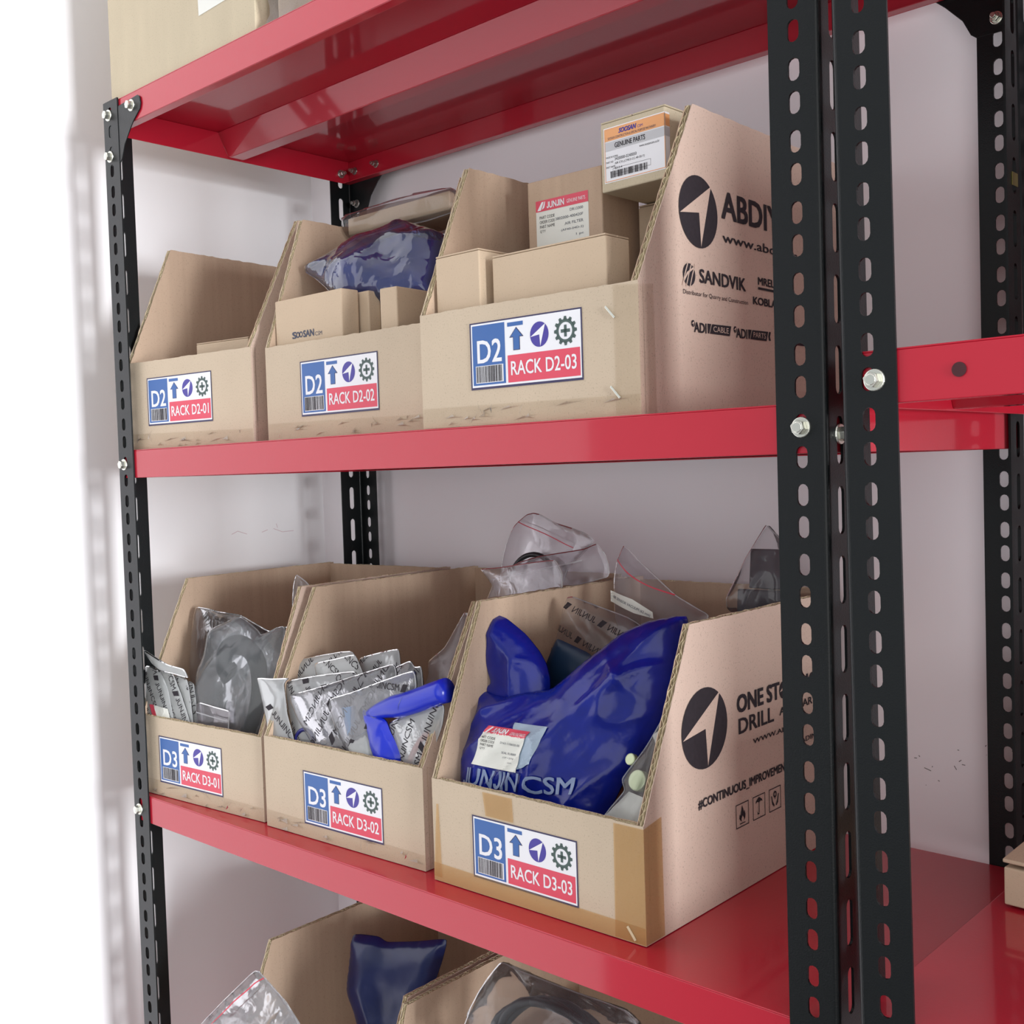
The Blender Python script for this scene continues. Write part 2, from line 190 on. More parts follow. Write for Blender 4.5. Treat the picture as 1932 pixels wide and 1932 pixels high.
 'cartA': {"o":[0.294,0.055,0.16],"yaw":0,"lean":0,"uv":[[-0.0646,0.0269],[0.0603,0.0207],[0.0603,-0.0247],[-0.0642,-0.0244]]},
}
# ---------------------------------------------------------------- object helpers
def link(name, verts, faces, mats, parent=None, fm=None, smooth=False):
    me = bpy.data.meshes.new(name); me.from_pydata([tuple(v) for v in verts], [], faces)
    for m in (mats if isinstance(mats, (list, tuple)) else [mats]): me.materials.append(M[m])
    if fm: me.polygons.foreach_set('material_index', fm)
    if smooth: me.polygons.foreach_set('use_smooth', [True]*len(me.polygons))
    me.update()
    o = bpy.data.objects.new(name, me); C.objects.link(o)
    if parent: o.parent = parent
    return o
def thing(name, label, cat, loc=(0, 0, 0), rz=0, group=None, rot=None):
    o = bpy.data.objects.new(name, None); o.empty_display_size = .02; C.objects.link(o)
    o.location = loc; o.rotation_euler = rot if rot else (0, 0, rz)
    o['label'] = label; o['category'] = cat
    if group: o['group'] = group
    return o
def tag(o, label, cat, group=None):
    o['label'] = label; o['category'] = cat
    if group: o['group'] = group
    return o
class MB:
    """collects faces into one mesh"""
    def __init__(s): s.v = []; s.f = []; s.m = []
    def add(s, vs, fs, mi=0, X=None):
        b = len(s.v); s.v += [ (X @ Vector(p)) if X else Vector(p) for p in vs]; s.f += [tuple(i+b for i in f) for f in fs]; s.m += [mi]*len(fs)
    def box(s, x0, x1, y0, y1, z0, z1, mi=0, X=None):
        v = [(x, y, z) for z in (z0, z1) for y in (y0, y1) for x in (x0, x1)]
        s.add(v, [(0, 2, 3, 1), (4, 5, 7, 6), (0, 1, 5, 4), (2, 6, 7, 3), (0, 4, 6, 2), (1, 3, 7, 5)], mi, X)
    def slab(s, poly, fr, t, mi=0):
        """poly: 2D list; fr(u,v,w)->3D; thickness t along w"""
        n = len(poly); vs = [fr(u, v, 0) for u, v in poly]+[fr(u, v, t) for u, v in poly]
        fs = [tuple(range(n))[::-1], tuple(range(n, 2*n))]+[(i, (i+1) % n, (i+1) % n+n, i+n) for i in range(n)]
        s.add(vs, fs, mi)
    def cyl(s, c, ax, r, h, n=16, mi=0, r2=None):
        ax = Vector(ax).normalized(); a = ax.orthogonal().normalized(); b = ax.cross(a); r2 = r if r2 is None else r2; c = Vector(c)
        vs = [c+(a*math.cos(6.28318*i/n)+b*math.sin(6.28318*i/n))*r for i in range(n)]+[c+ax*h+(a*math.cos(6.28318*i/n)+b*math.sin(6.28318*i/n))*r2 for i in range(n)]
        s.add(vs, [tuple(range(n))[::-1], tuple(range(n, 2*n))]+[(i, (i+1) % n, (i+1) % n+n, i+n) for i in range(n)], mi)
    def build(s, name, mats, parent=None, smooth=False, bevel=0):
        o = link(name, s.v, s.f, mats, parent, s.m, smooth)
        if bevel:
            md = o.modifiers.new('bevel', 'BEVEL'); md.width = bevel; md.segments = 2; md.limit_method = 'ANGLE'; md.angle_limit = .7
        return o
def tube(pts, r, n=10, closed=False):
    pts = [Vector(p) for p in pts]; vs = []; fs = []; prev = None
    for i, p in enumerate(pts):
        a = pts[max(i-1, 0)] if not closed else pts[i-1]; b = pts[min(i+1, len(pts)-1)] if not closed else pts[(i+1) % len(pts)]
        t = (b-a).normalized(); u = (prev - t*prev.dot(t)).normalized() if prev else t.orthogonal().normalized(); prev = u; w_ = t.cross(u)
        rr = r[i] if isinstance(r, (list, tuple)) else r
        vs += [p+(u*math.cos(6.28318*k/n)+w_*math.sin(6.28318*k/n))*rr for k in range(n)]
    m = len(pts)
    for i in range(m if closed else m-1):
        for k in range(n): fs.append((i*n+k, i*n+(k+1) % n, ((i+1) % m)*n+(k+1) % n, ((i+1) % m)*n+k))
    if not closed: fs += [tuple(range(n))[::-1], tuple(range((m-1)*n, m*n))]
    return vs, fs
def spline(pts, n=8):
    out = []; P = [Vector(p) for p in pts]; P = [P[0]]+P+[P[-1]]
    for i in range(1, len(P)-2):
        for k in range(n):
            t = k/n; a, b, c, d = P[i-1:i+3]
            out.append(.5*((2*b)+(c-a)*t+(2*a-5*b+4*c-d)*t*t+(3*b-a-3*c+d)*t**3))
    out.append(P[-2]); return out

# ---------------------------------------------------------------- 2D graphics: text and shapes as tri meshes
_tc = {}
def text2d(s, bold=0, shear=0):
    """(verts, faces, bbox) of a string, native font"""
    k = (s, bold, shear)
    if k in _tc: return _tc[k]
    if 'J' in s:      # the J is drawn as a bar with a hook standing on the baseline
        V = []; F = []; x = 0; cap = text2d('N')[2][3]; th = .105; toks = []
        for ch in s:
            if ch == 'J' or not toks or toks[-1] == 'J': toks.append(ch)
            else: toks[-1] += ch
        for t in toks:
            b = len(V)
            if t == 'J':
                w_ = .36; r1 = w_/2; n = 10; cx = x+r1
                q = [(x+w_, cap)]+[(cx+r1*math.cos(-math.pi*i/n), r1*1.0+r1*math.sin(-math.pi*i/n)) for i in range(n+1)]
                p = [(x+w_-th, cap)]+[(cx+(r1-th)*math.cos(-math.pi*i/n), r1*1.0+(r1-th)*math.sin(-math.pi*i/n)) for i in range(n+1)]
                V += [v for ab in zip(q, p) for v in ab]; F += [(b+2*i, b+2*i+1, b+2*i+3, b+2*i+2) for i in range(n+1)]; x += w_+.10
            else:
                v, f, bb = text2d(t.strip() or 'I'); sp = .25*(len(t)-len(t.lstrip())); V += [(x+sp+a-bb[0], c) for a, c in v]; F += [tuple(i+b for i in g) for g in f]; x += sp+bb[2]-bb[0]+.10+.25*(len(t)-len(t.rstrip()))
        V = [(a+shear*c*.6, c) for a, c in V]; xs = [a for a, c in V]; ys = [c for a, c in V]
        _tc[k] = (V, F, (min(xs), 0, max(xs), max(ys))); return _tc[k]
    cu = bpy.data.curves.new('lettering', 'FONT'); cu.body = s; cu.size = 1; cu.shear = shear; cu.resolution_u = 3
    o = bpy.data.objects.new('lettering', cu); C.objects.link(o)
    dg = bpy.context.evaluated_depsgraph_get(); dg.update(); me = bpy.data.meshes.new_from_object(o.evaluated_get(dg))
    v = [(p.co.x, p.co.y) for p in me.vertices]; f = [tuple(p.vertices) for p in me.polygons]
    bpy.data.objects.remove(o); bpy.data.curves.remove(cu); bpy.data.meshes.remove(me)
    xs = [a for a, b in v]; ys = [b for a, b in v]
    _tc[k] = (v, f, (min(xs), min(ys), max(xs), max(ys))); return _tc[k]
class G2:
    """flat artwork in layers: (verts2D, faces, material, layer)"""
    def __init__(s): s.items = []
    def poly(s, p, m, l=0): s.items.append(([tuple(q) for q in p], [tuple(range(len(p)))], m, l)); return s
    def rect(s, x0, y0, x1, y1, m, l=0): return s.poly([(x0, y0), (x1, y0), (x1, y1), (x0, y1)], m, l)
    def frame(s, x0, y0, x1, y1, t, m, l=0):
        for r in ((x0, y0, x1, y0+t), (x0, y1-t, x1, y1), (x0, y0+t, x0+t, y1-t), (x1-t, y0+t, x1, y1-t)): s.rect(*r, m, l)
    def ell(s, cx, cy, rx, ry, m, l=0, n=40): return s.poly([(cx+rx*math.cos(6.28318*i/n), cy+ry*math.sin(6.28318*i/n)) for i in range(n)], m, l)
    def ring(s, cx, cy, r0, r1, m, l=0, n=40):
        v = []; f = []
        for i in range(n): a = 6.28318*i/n; v += [(cx+r0*math.cos(a), cy+r0*math.sin(a)), (cx+r1*math.cos(a), cy+r1*math.sin(a))]
        for i in range(n): j = (i+1) % n; f.append((2*i, 2*i+1, 2*j+1, 2*j))
        s.items.append((v, f, m, l))
    def text(s, t, x0, y0, x1, y1, m, l=0, bold=0, shear=0, mirror=False):
        v, f, (a, b, c, d) = text2d(t, bold, shear)
        q = [((x-a)/(c-a), (y-b)/(d-b)) for x, y in v]
        if mirror: q = [(1-x, y) for x, y in q]
        dx, dy = 1.3*bold/(c-a), .9*bold/(d-b)      # heavier strokes: the glyphs stamped a hair apart
        for n_, (ox, oy) in enumerate(((-dx, -dy), (dx, -dy), (-dx, dy), (dx, dy), (0, 0)) if bold else ((0, 0),)):
            s.items.append(([(x0+(x+ox)*(x1-x0), y0+(y+oy)*(y1-y0)) for x, y in q], f, m, l+.15*n_))
        return s
    def barcode(s, x0, y0, x1, y1, m, l=0, n=26, seed=1):
        rn = random.Random(seed); x = x0; w0 = (x1-x0)/n/1.5
        while x < x1-w0:
            ww = w0*rn.choice((.5, .5, 1, 1.5)); s.rect(x, y0, min(x+ww, x1), y1, m, l); x += ww+w0*rn.choice((.4, .7, 1))
    def logo(s, cx, cy, rx, ry, m, bg, l=0):
        s.ell(cx, cy, rx, ry, m, l)
        q = lambda a: (cx+a[0]*rx, cy+a[1]*ry)
        s.items.append(([q(a) for a in ((.665, .80), (-.955, .14-.28), (.015, -.02), (.086, -.955))], [(0, 1, 2), (0, 2, 3)], bg, l+1))
    def map(s, fn, parent, name, keep=None, eps=.00018):
        mats = []; V = []; F = []; mi = []
        for v, f, m, l in s.items:
            if m not in mats: mats.append(m)
            b = len(V); V += [fn(x, y, eps*(l+1)) for x, y in v]
            ok = [keep(x, y) for x, y in v] if keep else None
            for q in f:
                if ok and not all(ok[i] for i in q): continue
                F.append(tuple(i+b for i in q)); mi.append(mats.index(m))
        return link(name, V, F, mats, parent, mi) if F else None

def rack_label_art(row, num):
    g = G2(); W, H = .1165, .0545
    g.rect(0, 0, W, H, 'navy', 0); g.rect(.0016, .0018, W-.0012, H-.0012, 'white', 1)
    g.rect(.0030, .0034, .0385, H-.0026, 'blue', 2)
    g.rect(.0410, .0034, W-.0024, .0250, 'redink', 2)
    g.rect(.0415, H-.0068, .0580, H-.0036, 'blue', 2)
    g.text(row, .0085, .0215, .0345, .0395, 'white', 3, bold=.012)
    g.rect(.0060, .0050, .0362, .0190, 'white', 3); g.barcode(.0066, .0055, .0358, .0186, 'ink', 4, n=30, seed=len(row)+ord(num[-1]))
    c = .0508; g.poly([(c-.0036, .0285), (c+.0036, .0285), (c+.0036, .0388), (c+.0075, .0388), (c, .0468), (c-.0075, .0388), (c-.0036, .0388)], 'navy', 2)
    g.poly([(c-.0031, .0290), (c+.0031, .0290), (c+.0031, .0393), (c+.0062, .0393), (c, .0459), (c-.0062, .0393), (c-.0031, .0393)], 'blue', 3)
    g.logo(.0745, .0385, .0094, .0098, 'purple', 'white', 2)
    gx, gy = .1005, .0385
    g.ring(gx, gy, .0066, .0090, 'green', 2)
    for k in range(12):
        a = 6.28318*k/12; ca, sa = math.cos(a), math.sin(a)
        p = lambda r, t: (gx+ca*r-sa*t, gy+sa*r+ca*t)
        g.poly([p(.0085, -.0017), p(.0111, -.0011), p(.0111, .0011), p(.0085, .0017)], 'green', 2)
    g.rect(gx-.0045, gy-.0013, gx+.0045, gy+.0013, 'green', 2); g.rect(gx-.0013, gy-.0045, gx+.0013, gy+.0045, 'green', 2)
    g.text('RACK '+num, .0445, .0090, W-.0060, .0200, 'white', 3, bold=.010)
    return g

# ---------------------------------------------------------------- setting
def struct(name, mb, mats, **k):
    o = mb.build(name, mats, **k); o['kind'] = 'structure'; return o
b = MB(); b.box(-.22, 3.6, -.0, .12, 0, 2.9); o = struct('wall_back', b, 'wall'); o.location = (0, .386, 0)
b = MB(); b.box(-.12, 0, -1.02, .386, 0, 2.9); o = struct('wall_left', b, 'leftwall'); o.location = (-.116, 0, 0)
b = MB(); b.box(-.9, 3.6, -3.9, .506, -.08, 0); struct('floor', b, 'floor')
b = MB(); b.box(-.9, 3.6, -2.2, .506, 2.9, 2.98); struct('ceiling', b, 'ceil')
# fine scratches on the paint of the left wall and scuffs on the back wall
def scratches(name, pts, fr, mat, wd=.0005):
    b = MB()
    for pl in pts:
        for (x0, y0), (x1, y1) in zip(pl[:-1], pl[1:]):
            d = Vector((x1-x0, y1-y0)); n = Vector((-d.y, d.x)).normalized()*wd
            b.add([fr(x0-n.x, y0-n.y), fr(x1-n.x, y1-n.y), fr(x1+n.x, y1+n.y), fr(x0+n.x, y0+n.y)], [(0, 1, 2, 3)])
    return b.build(name, mat)
M['scuff'] = principled('pink_scuff', (.62, .42, .46, 1), rough=.9); M['scuffdark'] = principled('grey_scuff', (.16, .14, .14, 1), rough=.9)
o = scratches('scuff_marks', [[(.225, -.082), (.235, -.078), (.25, -.083)], [(.275, -.082), (.285, -.079)], [(.295, -.078), (.31, -.0835), (.33, -.083)], [(.30, -.071), (.302, -.077)]], lambda u, v: (-.1157, u, ZO+v), 'scuff', .0003)
o.parent = bpy.data.objects['wall_left']; o.location = (.116, 0, 0)
rn = random.Random(5); L_ = []
for k in range(34):
    t = rn.random(); x = .775+.16*t+rn.gauss(0, .003); z = -.300+.10*t**2+rn.gauss(0, .006); L_.append([(x, z), (x+rn.gauss(0, .0018), z+rn.gauss(0, .0018))])
o = scratches('scuff_marks', L_, lambda u, v: (u, .3857, ZO+v), 'scuffdark', .00035); o.parent = bpy.data.objects['wall_back']; o.location = (0, -.386, 0)

# ---------------------------------------------------------------- slotted angle racks
P = .035; PT = .0018; PER = .0445
def flange_cell(w_, slots, n=6):
    """2D mesh (u 0..w, v 0..PER) with stadium holes [(cv, len, wid)]"""
    vs = [(0, 0), (w_, 0), (w_, PER), (0, PER)]; edges = [(0, 1), (1, 2), (2, 3), (3, 0)]; holes = []
    for cv, ln, wd in slots:
        r = wd*.46; q = []; hl = ln/2-r; cu = w_*.5
        for s_ in (1, -1):
            for k in range(n+1): a = math.pi*k/n; q.append((cu+s_*r*math.cos(a), cv+s_*(hl+r*math.sin(a))))
        b_ = len(vs); vs += q; m = len(q); edges += [(b_+i, b_+(i+1) % m) for i in range(m)]; holes.append(q)
    r_ = delaunay_2d_cdt([Vector(v) for v in vs], edges, [], 0, 1e-7)
    V = [(v.x, v.y) for v in r_[0]]; F = []
    for f in r_[2]:
        cx = sum(V[i][0] for i in f)/len(f); cy = sum(V[i][1] for i in f)/len(f)
        if any(point_in((cx, cy), h) for h in holes): continue
        F.append(tuple(f))
    return V, F, holes
def point_in(p, poly):
    c = False; n = len(poly); j = n-1
    for i in range(n):
        xi, yi = poly[i]; xj, yj = poly[j]
        if (yi > p[1]) != (yj > p[1]) and p[0] < (xj-xi)*(p[1]-yi)/(yj-yi)+xi: c = not c
        j = i
    return c
# v measured downwards from the post top
SHORT = flange_cell(P, [(.0145, .0142, .0086), (.0350, .0142, .0086)]); LONG = flange_cell(P, [(.0248, .0310, .0090)])
def upright_mesh(sx, sy, ztop, zbot, name, parent, xo, yo):
    """angle with its corner at (xo,yo); short-slot flange runs along x by sx, long-slot flange along y by sy"""
    b = MB(); nper = int((ztop-zbot)/PER); rr = .0035
    for (V, F, H), kind in ((SHORT, 0), (LONG, 1)):
        def fr(u, v, w_):
            if kind == 0: return (xo+sx*u, yo+sy*w_, ztop-v)
            return (xo+sx*w_, yo+sy*u, ztop-v)
        for k in range(nper):
            cl = lambda u: max(u, rr)
            vo = k*PER; b_ = len(b.v)
            b.v += [Vector(fr(cl(u), v+vo, 0)) for u, v in V]+[Vector(fr(cl(u), v+vo, PT)) for u, v in V]; n = len(V)
            for f in F:
                b.f.append(tuple(i+b_ for i in f)); b.f.append(tuple(i+b_+n for i in f[::-1])); b.m += [0, 0]
            for h in H:
                b2 = len(b.v); m = len(h)
                b.v += [Vector(fr(u, v+vo, 0)) for u, v in h]+[Vector(fr(u, v+vo, PT)) for u, v in h]
                for i in range(m): b.f.append((b2+i, b2+(i+1) % m, b2+(i+1) % m+m, b2+i+m)); b.m.append(0)
        zb = ztop-nper*PER
        b.add([fr(P, 0, 0), fr(P, 0, PT), fr(P, ztop-zb, PT), fr(P, ztop-zb, 0)], [(0, 1, 2, 3)])
        for zz in (0, ztop-zb): b.add([fr(rr, zz, 0), fr(P, zz, 0), fr(P, zz, PT), fr(rr, zz, PT)], [(0, 1, 2, 3)])
    zb = ztop-nper*PER; arc = []
    for k in range(6):
        a = math.pi/2*k/5; arc.append((rr-rr*math.sin(a), rr-rr*math.cos(a)))
    ri = rr-PT; arci = [(rr-ri*math.sin(math.pi/2*k/5), rr-ri*math.cos(math.pi/2*k/5)) for k in range(6)]
    vs = []
    for z in (ztop, zb): vs += [(xo+sx*u, yo+sy*v, z) for u, v in arc]+[(xo+sx*u, yo+sy*v, z) for u, v in arci]
    fs = []
    for i in range(5): fs += [(i, i+1, i+13, i+12), (i+6, i+7, i+19, i+18), (i, i+1, i+7, i+6), (i+12, i+13, i+19, i+18)]
    b.add(vs, fs)
    o = b.build(name, 'black', parent)
    bm = bmesh.new(); bm.from_mesh(o.data); bmesh.ops.recalc_face_normals(bm, faces=bm.faces); bm.to_mesh(o.data); bm.free()
    return o
def shelf_pan(name, parent, x0, x1, y0, y1, zt, h, rib=None, hole=None, r_=.0):
    b = MB(); t = .0012; ret = .012
    b.box(x0, x1, y0, y1, zt-t, zt)
    b.box(x0, x1, y0, y0+t, zt-h, zt-t); b.box(x0, x1, y1-t, y1, zt-h, zt-t)
    b.box(x0, x0+t, y0+t, y1-t, zt-h, zt-t); b.box(x1-t, x1, y0+t, y1-t, zt-h, zt-t)
    b.box(x0+t, x1-t, y0+t, y0+ret, zt-h, zt-h+t); b.box(x0+t, x1-t, y1-ret, y1-t, zt-h, zt-h+t)
    o = b.build(name, 'red', parent, bevel=.0011)
    o.modifiers['bevel'].segments = 3
    if rib:
        r = MB(); ya, yb, yc, yd, dz = rib
        prof = [(ya, zt-t), (yb, zt-dz), (yc, zt-dz), (yd, zt-t)]
        for (p, q) in zip(prof[:-1], prof[1:]):
            r.add([(x0+t, p[0], p[1]), (x1-t, p[0], p[1]), (x1-t, q[0], q[1]), (x0+t, q[0], q[1])], [(0, 1, 2, 3)])
        rb = r.build('stiffening_rib', 'red', o)
        md = rb.modifiers.new('s', 'SOLIDIFY'); md.thickness = .0012; md.offset = 0
        bv = rb.modifiers.new('bevel', 'BEVEL'); bv.width = .002; bv.segments = 3
    return o
def bolt(parent, c, ax, mat='steel', nut=False, s=1.0):
    b = MB(); ax = Vector(ax); c = Vector(c)
    b.cyl(c, ax, .0068*s, .0012, 24, 0, .0064*s)
    b.cyl(c+ax*.0012, ax, .0049*s, .0048, 6, 0, .0047*s)
    if nut: b.cyl(c+ax*.006, ax, .0028*s, .004, 12)
    else: b.cyl(c+ax*.006, ax, .0036*s, .0004, 16, 0, .0030*s)
    return b.build('nut' if nut else 'bolt', mat, parent, bevel=.0003)
def gusset(parent, x, y, z, sx, sy, t=.0012):
    """x,z: at the post corner; extends sx; thickness along sy"""
    q = [(0, -.002), (.044, .0), (.049, -.003), (.0505, -.010), (.048, -.0165), (.042, -.0205), (.035, -.025), (.027, -.032), (.012, -.048), (.005, -.062), (0, -.066), (-.030, -.066), (-.030, -.002)]
    b = MB(); b.slab(q, lambda u, v, w_: (x+sx*u, y+sy*w_, z+v), t)
    return b.build('gusset_plate', 'black', parent, bevel=.0005)

W, DP = .8965, .3637
rack = thing('shelving_rack', 'rack', 'rack', (0, 0, 0))
rack['label'] = 'nearer-left slotted angle rack, black posts and red shelves holding the rack-labelled bins'
ZT, ZB = ZO+.4330, .03
for (sx, sy, xo, yo, dz) in ((1, 1, 0, 0, 0), (-1, 1, W, 0, .003), (1, -1, 0, DP, .0), (-1, -1, W, DP, 0)):
    top = ZT+dz if xo == 0 else ZT+.06*0+PER*6+dz
    upright_mesh(sx, sy, (ZT if xo == 0 else ZT+PER*0+.0005), ZB, 'upright', rack, xo, yo)
# the right-hand posts rise a little above the shelf line too
LV = {'top': (.4315, .4325), 'd2': (.0325, .0325), 'd3': (-.3712, -.3706), 'd4': (-.7706, -.7706), 'low': (-1.17, -1.17)}
for key, (zl, zr) in LV.items():
    s_ = shelf_pan('shelf', rack, .0026, W-.0026, .0024, DP-.0024, ZO+(zl+zr)/2, .0322, rib=(.152, .166, .186, .214, .030))
for z in (.417, .370, .016, -.389, -.79):
    bolt(rack, (.0145, 0, ZO+z), (0, -1, 0))
bolt(rack, (.0655, .0006, ZO+.4165), (0, -1, 0))
for z in (.017, -.389, -.79, .413): bolt(rack, (W-.0175, 0, ZO+z), (0, -1, 0))
bolt(rack, (W, .0175, ZO+.012), (1, 0, 0))
gusset(rack, P, .0006, ZO+.4250, 1, 1)
gusset(rack, W-P, .0006, ZO+.4250, -1, 1)
gusset(rack, P, DP-.0020, ZO+.4250, 1, 1); gusset(rack, W-P, DP-.0020, ZO+.4250, -1, 1)
for (x, z) in ((.0165, .416), (.062, .4165)): bolt(rack, (x, DP-.0036, ZO+z), (0, -1, 0), 'steel_dark', True, .8)
bolt(rack, (.0165, DP-.0018, ZO+.3715), (0, -1, 0), 'steel_dark', True, .85)
bolt(rack, (.0039, DP-.018, ZO+.412), (1, 0, 0), 'steel_dark', True, .85)
bolt(rack, (W-.0180, DP-.0018, ZO+.3715), (0, -1, 0), 'steel', True, .85)
bolt(rack, (W-.062, DP-.0036, ZO+.4165), (0, -1, 0), 'steel_dark', True, .8)
g = MB(); g.box(0, .0006, 0, .013, 0, .011); o = g.build('gold_tape_strip', 'gold', rack); o.location = (W+.0002, DP-.024, ZO+.222)
o['label'] = 'small gold tape strip on the rear post'

# second rack to the right, set slightly higher and a touch forward
X2, Y2, DZ2 = .9115, -.0105, .0275
rack2 = thing('shelving_rack', 'second rack at the right edge, red shelves a little higher than those with the bins', 'rack', (X2, Y2, 0), rot=(0, R0(-.53), 0))
rack2.location = (X2+.0137, Y2, 0)
W2 = .9
for (sx, sy, xo, yo) in ((1, 1, 0, 0), (-1, 1, W2, 0), (1, -1, 0, DP), (-1, -1, W2, DP)):
    upright_mesh(sx, sy, ZT+DZ2+.018, .035, 'upright', rack2, xo, yo)
for key, (zl, zr) in LV.items():
    s_ = shelf_pan('shelf', rack2, .0026, W2-.0026, .0024, DP-.0024, ZO+zl+DZ2+(0 if key != 'd2' else 0), .0322, rib=(.152, .166, .186, .214, .030))
bolt(rack2, (.0215, 0, ZO+.0422), (0, -1, 0)); bolt(rack2, (.0215, 0, ZO-.362), (0, -1, 0)); bolt(rack2, (.0215, 0, ZO+.445), (0, -1, 0))
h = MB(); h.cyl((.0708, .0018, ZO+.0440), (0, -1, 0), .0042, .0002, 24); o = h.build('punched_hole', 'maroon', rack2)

# ---------------------------------------------------------------- cardboard bins
def rough_line(a, b_, n, amp, seed):
    rn = random.Random(seed); a = Vector(a); b_ = Vector(b_); d = b_-a; nn = Vector((-d.y, d.x)).normalized(); out = [a]
    for i in range(1, n): out.append(a+d*(i/n)+nn*rn.uniform(-amp, amp))
    out.append(b_); return [(p.x, p.y) for p in out]
def board(b, poly, cuts, fr, t, seed, mo=0, mi_=1, lam=.0065, double=True):
    """corrugated board: two liners, a recessed core and wavy flutes on the cut edges.
    poly: 2D corners; cuts: indices i of edges poly[i]->poly[i+1] that are cut; fr(u,v,w): w from outside 0 to inside t"""
    n = len(poly); lt = .0006
    cen = Vector((sum(p[0] for p in poly)/n, sum(p[1] for p in poly)/n))
    def outline(sd, amp):
        out = []
        for i in range(n):
            a, c = poly[i], poly[(i+1) % n]
            if i in cuts:
                L = (Vector(c)-Vector(a)).length; out += rough_line(a, c, max(4, int(L/.006)), amp, sd+i)[:-1]
            else: out.append(a)
        return out
    b.slab(outline(seed, .0004), lambda u, v, w_: fr(u, v, w_), lt, mo)
    b.slab(outline(seed+50, .0005), lambda u, v, w_: fr(u, v, t-lt+w_), lt, mi_)
    # core inset on the cut edges
    ins = []
    def off(i):
        a, c = Vector(poly[i]), Vector(poly[(i+1) % n]); d = (c-a).normalized(); nn = Vector((-d.y, d.x))
        if nn.dot(cen-a) < 0: nn = -nn
        k = .0035 if i in cuts else .0002
        return a+nn*k, d
    for i in range(n):
        (p1, d1), (p2, d2) = off(i-1), off(i)
        den = d1.x*d2.y-d1.y*d2.x
        q = p1+d1*(((p2-p1).x*d2.y-(p2-p1).y*d2.x)/den) if abs(den) > 1e-6 else p2
        ins.append((q.x, q.y))
    b.slab(ins, lambda u, v, w_: fr(u, v, lt+w_), t-2*lt, 2)
    rn = random.Random(seed)
    for i in cuts:
        a, c = Vector(poly[i]), Vector(poly[(i+1) % n]); d = c-a; L = d.length; d.normalize(); nn = Vector((-d.y, d.x))
        if nn.dot(cen-a) < 0: nn = -nn
        lam_ = lam*(2.0 if abs(d.y) > .3 and abs(d.x) > .1 else 1.0)
        lays = ((lt, t/2-.0002), (t/2+.0002, t-lt)) if double else ((lt, t-lt),)
        for li, (w0, w1) in enumerate(lays):
            l2 = lam_*(1 if li == 0 else .62); m = int(L/l2*8); vs = []; ph = rn.random()*6
            for k in range(m+1):
                s_ = L*k/m; ph += rn.gauss(0, .12); w_ = (w0+w1)/2+(w1-w0)/2*math.sin(6.28318*s_/l2+ph)
                e_ = .0004+rn.uniform(-.0006, .0004)
                p = a+d*s_
                for q_ in (nn*e_, nn*.0038):
                    pp = p+q_; vs.append(fr(pp.x, pp.y, w_))
                pp = p+nn*e_; vs.append(fr(pp.x, pp.y, w_+.00035)); pp = p+nn*.0038; vs.append(fr(pp.x, pp.y, w_+.00035))
            fs = []
            for k in range(m): q = 4*k; fs += [(q, q+4, q+5, q+1), (q+2, q+3, q+7, q+6), (q, q+2, q+6, q+4)]
            b.add(vs, fs, 3)
        if double:
            p0 = a+nn*.0006; p1 = a+d*L+nn*.0006; p2 = a+d*L+nn*.0035; p3 = a+nn*.0035
            b.slab([tuple(p0), tuple(p1), tuple(p2), tuple(p3)], lambda u, v, w_: fr(u, v, t/2-.0002+w_), .0004, 3)
BT = .0066
def bin_(name, label, loc, ang, w_, d_, hf, hb, run, seed, rack_no=None, lab_at=None, rt=None, lt=None, side='kraft_side'):
    t = thing('cardboard_bin', label, 'bin', (loc[0], loc[1], ZO+loc[2]), R0(ang), 'cut-down cardboard bins on the rack')
    T = BT; rt = rt or (run, hb); lt = lt or (run, hb)
    mats = ['kraft', 'kraft_in', 'core', 'flute']
    b = MB(); board(b, [(0, 0), (w_, 0), (w_, hf), (0, hf)], [2], lambda u, v, w: (u, w, v), T, seed)
    b.box(T, w_-T, T, d_-T, .0005, .0045, 0)
    b.build('front_panel', mats, t)
    b = MB(); board(b, [(.0007, 0), (d_, 0), (d_, lt[1]), (lt[0], lt[1]), (.0007, hf)], [2, 3], lambda u, v, w: (w, u, v), T, seed+7)
    b.build('left_panel', mats, t)
    b = MB(); board(b, [(.0007, 0), (d_, 0), (d_, rt[1]), (rt[0], rt[1]), (.0007, hf)], [2, 3], lambda u, v, w: (w_-w, u, v), T, seed+13, lam=.008)
    b.build('right_panel', [side, 'kraft_in', 'core', 'flute'], t)
    b = MB(); board(b, [(T, 0), (w_-T, 0), (w_-T, hb-.002), (T, hb-.002)], [2], lambda u, v, w: (u, d_-w, v), T, seed+21)
    b.build('back_panel', mats, t)
    if rack_no:
        g = rack_label_art(rack_no[:2], rack_no); x0, z0, rot = lab_at; ca, sa = math.cos(rot), math.sin(rot)
        g.map(lambda u, v, e: (x0+ca*u-sa*v, -.0004-e*1.0, z0+sa*u+ca*v), t, 'rack_label', eps=.00012)
    return t
Z2, Z3, Z4, ZTOP = .0330, -.3702, -.7702, .4330
e1 = lambda a: (math.cos(R0(a)), math.sin(R0(a)))
b01 = bin_('b', 'cardboard bin with RACK D2-01 label at the left post, nearly empty', (.0130, .0095, Z2), 5.5, .2205, .30, .1000, .2400, .063, 11, 'D2-01', (.0385, .0260, 0), rt=(.074, .243))
b02 = bin_('b', 'cardboard bin with RACK D2-02 label, middle of the upper shelf, blue bag inside', (.2600, .0300, Z2), .8, .240, .31, .0960, .2330, .055, 22, 'D2-02', (.0575, .0222, 0), lt=(.050, .233))
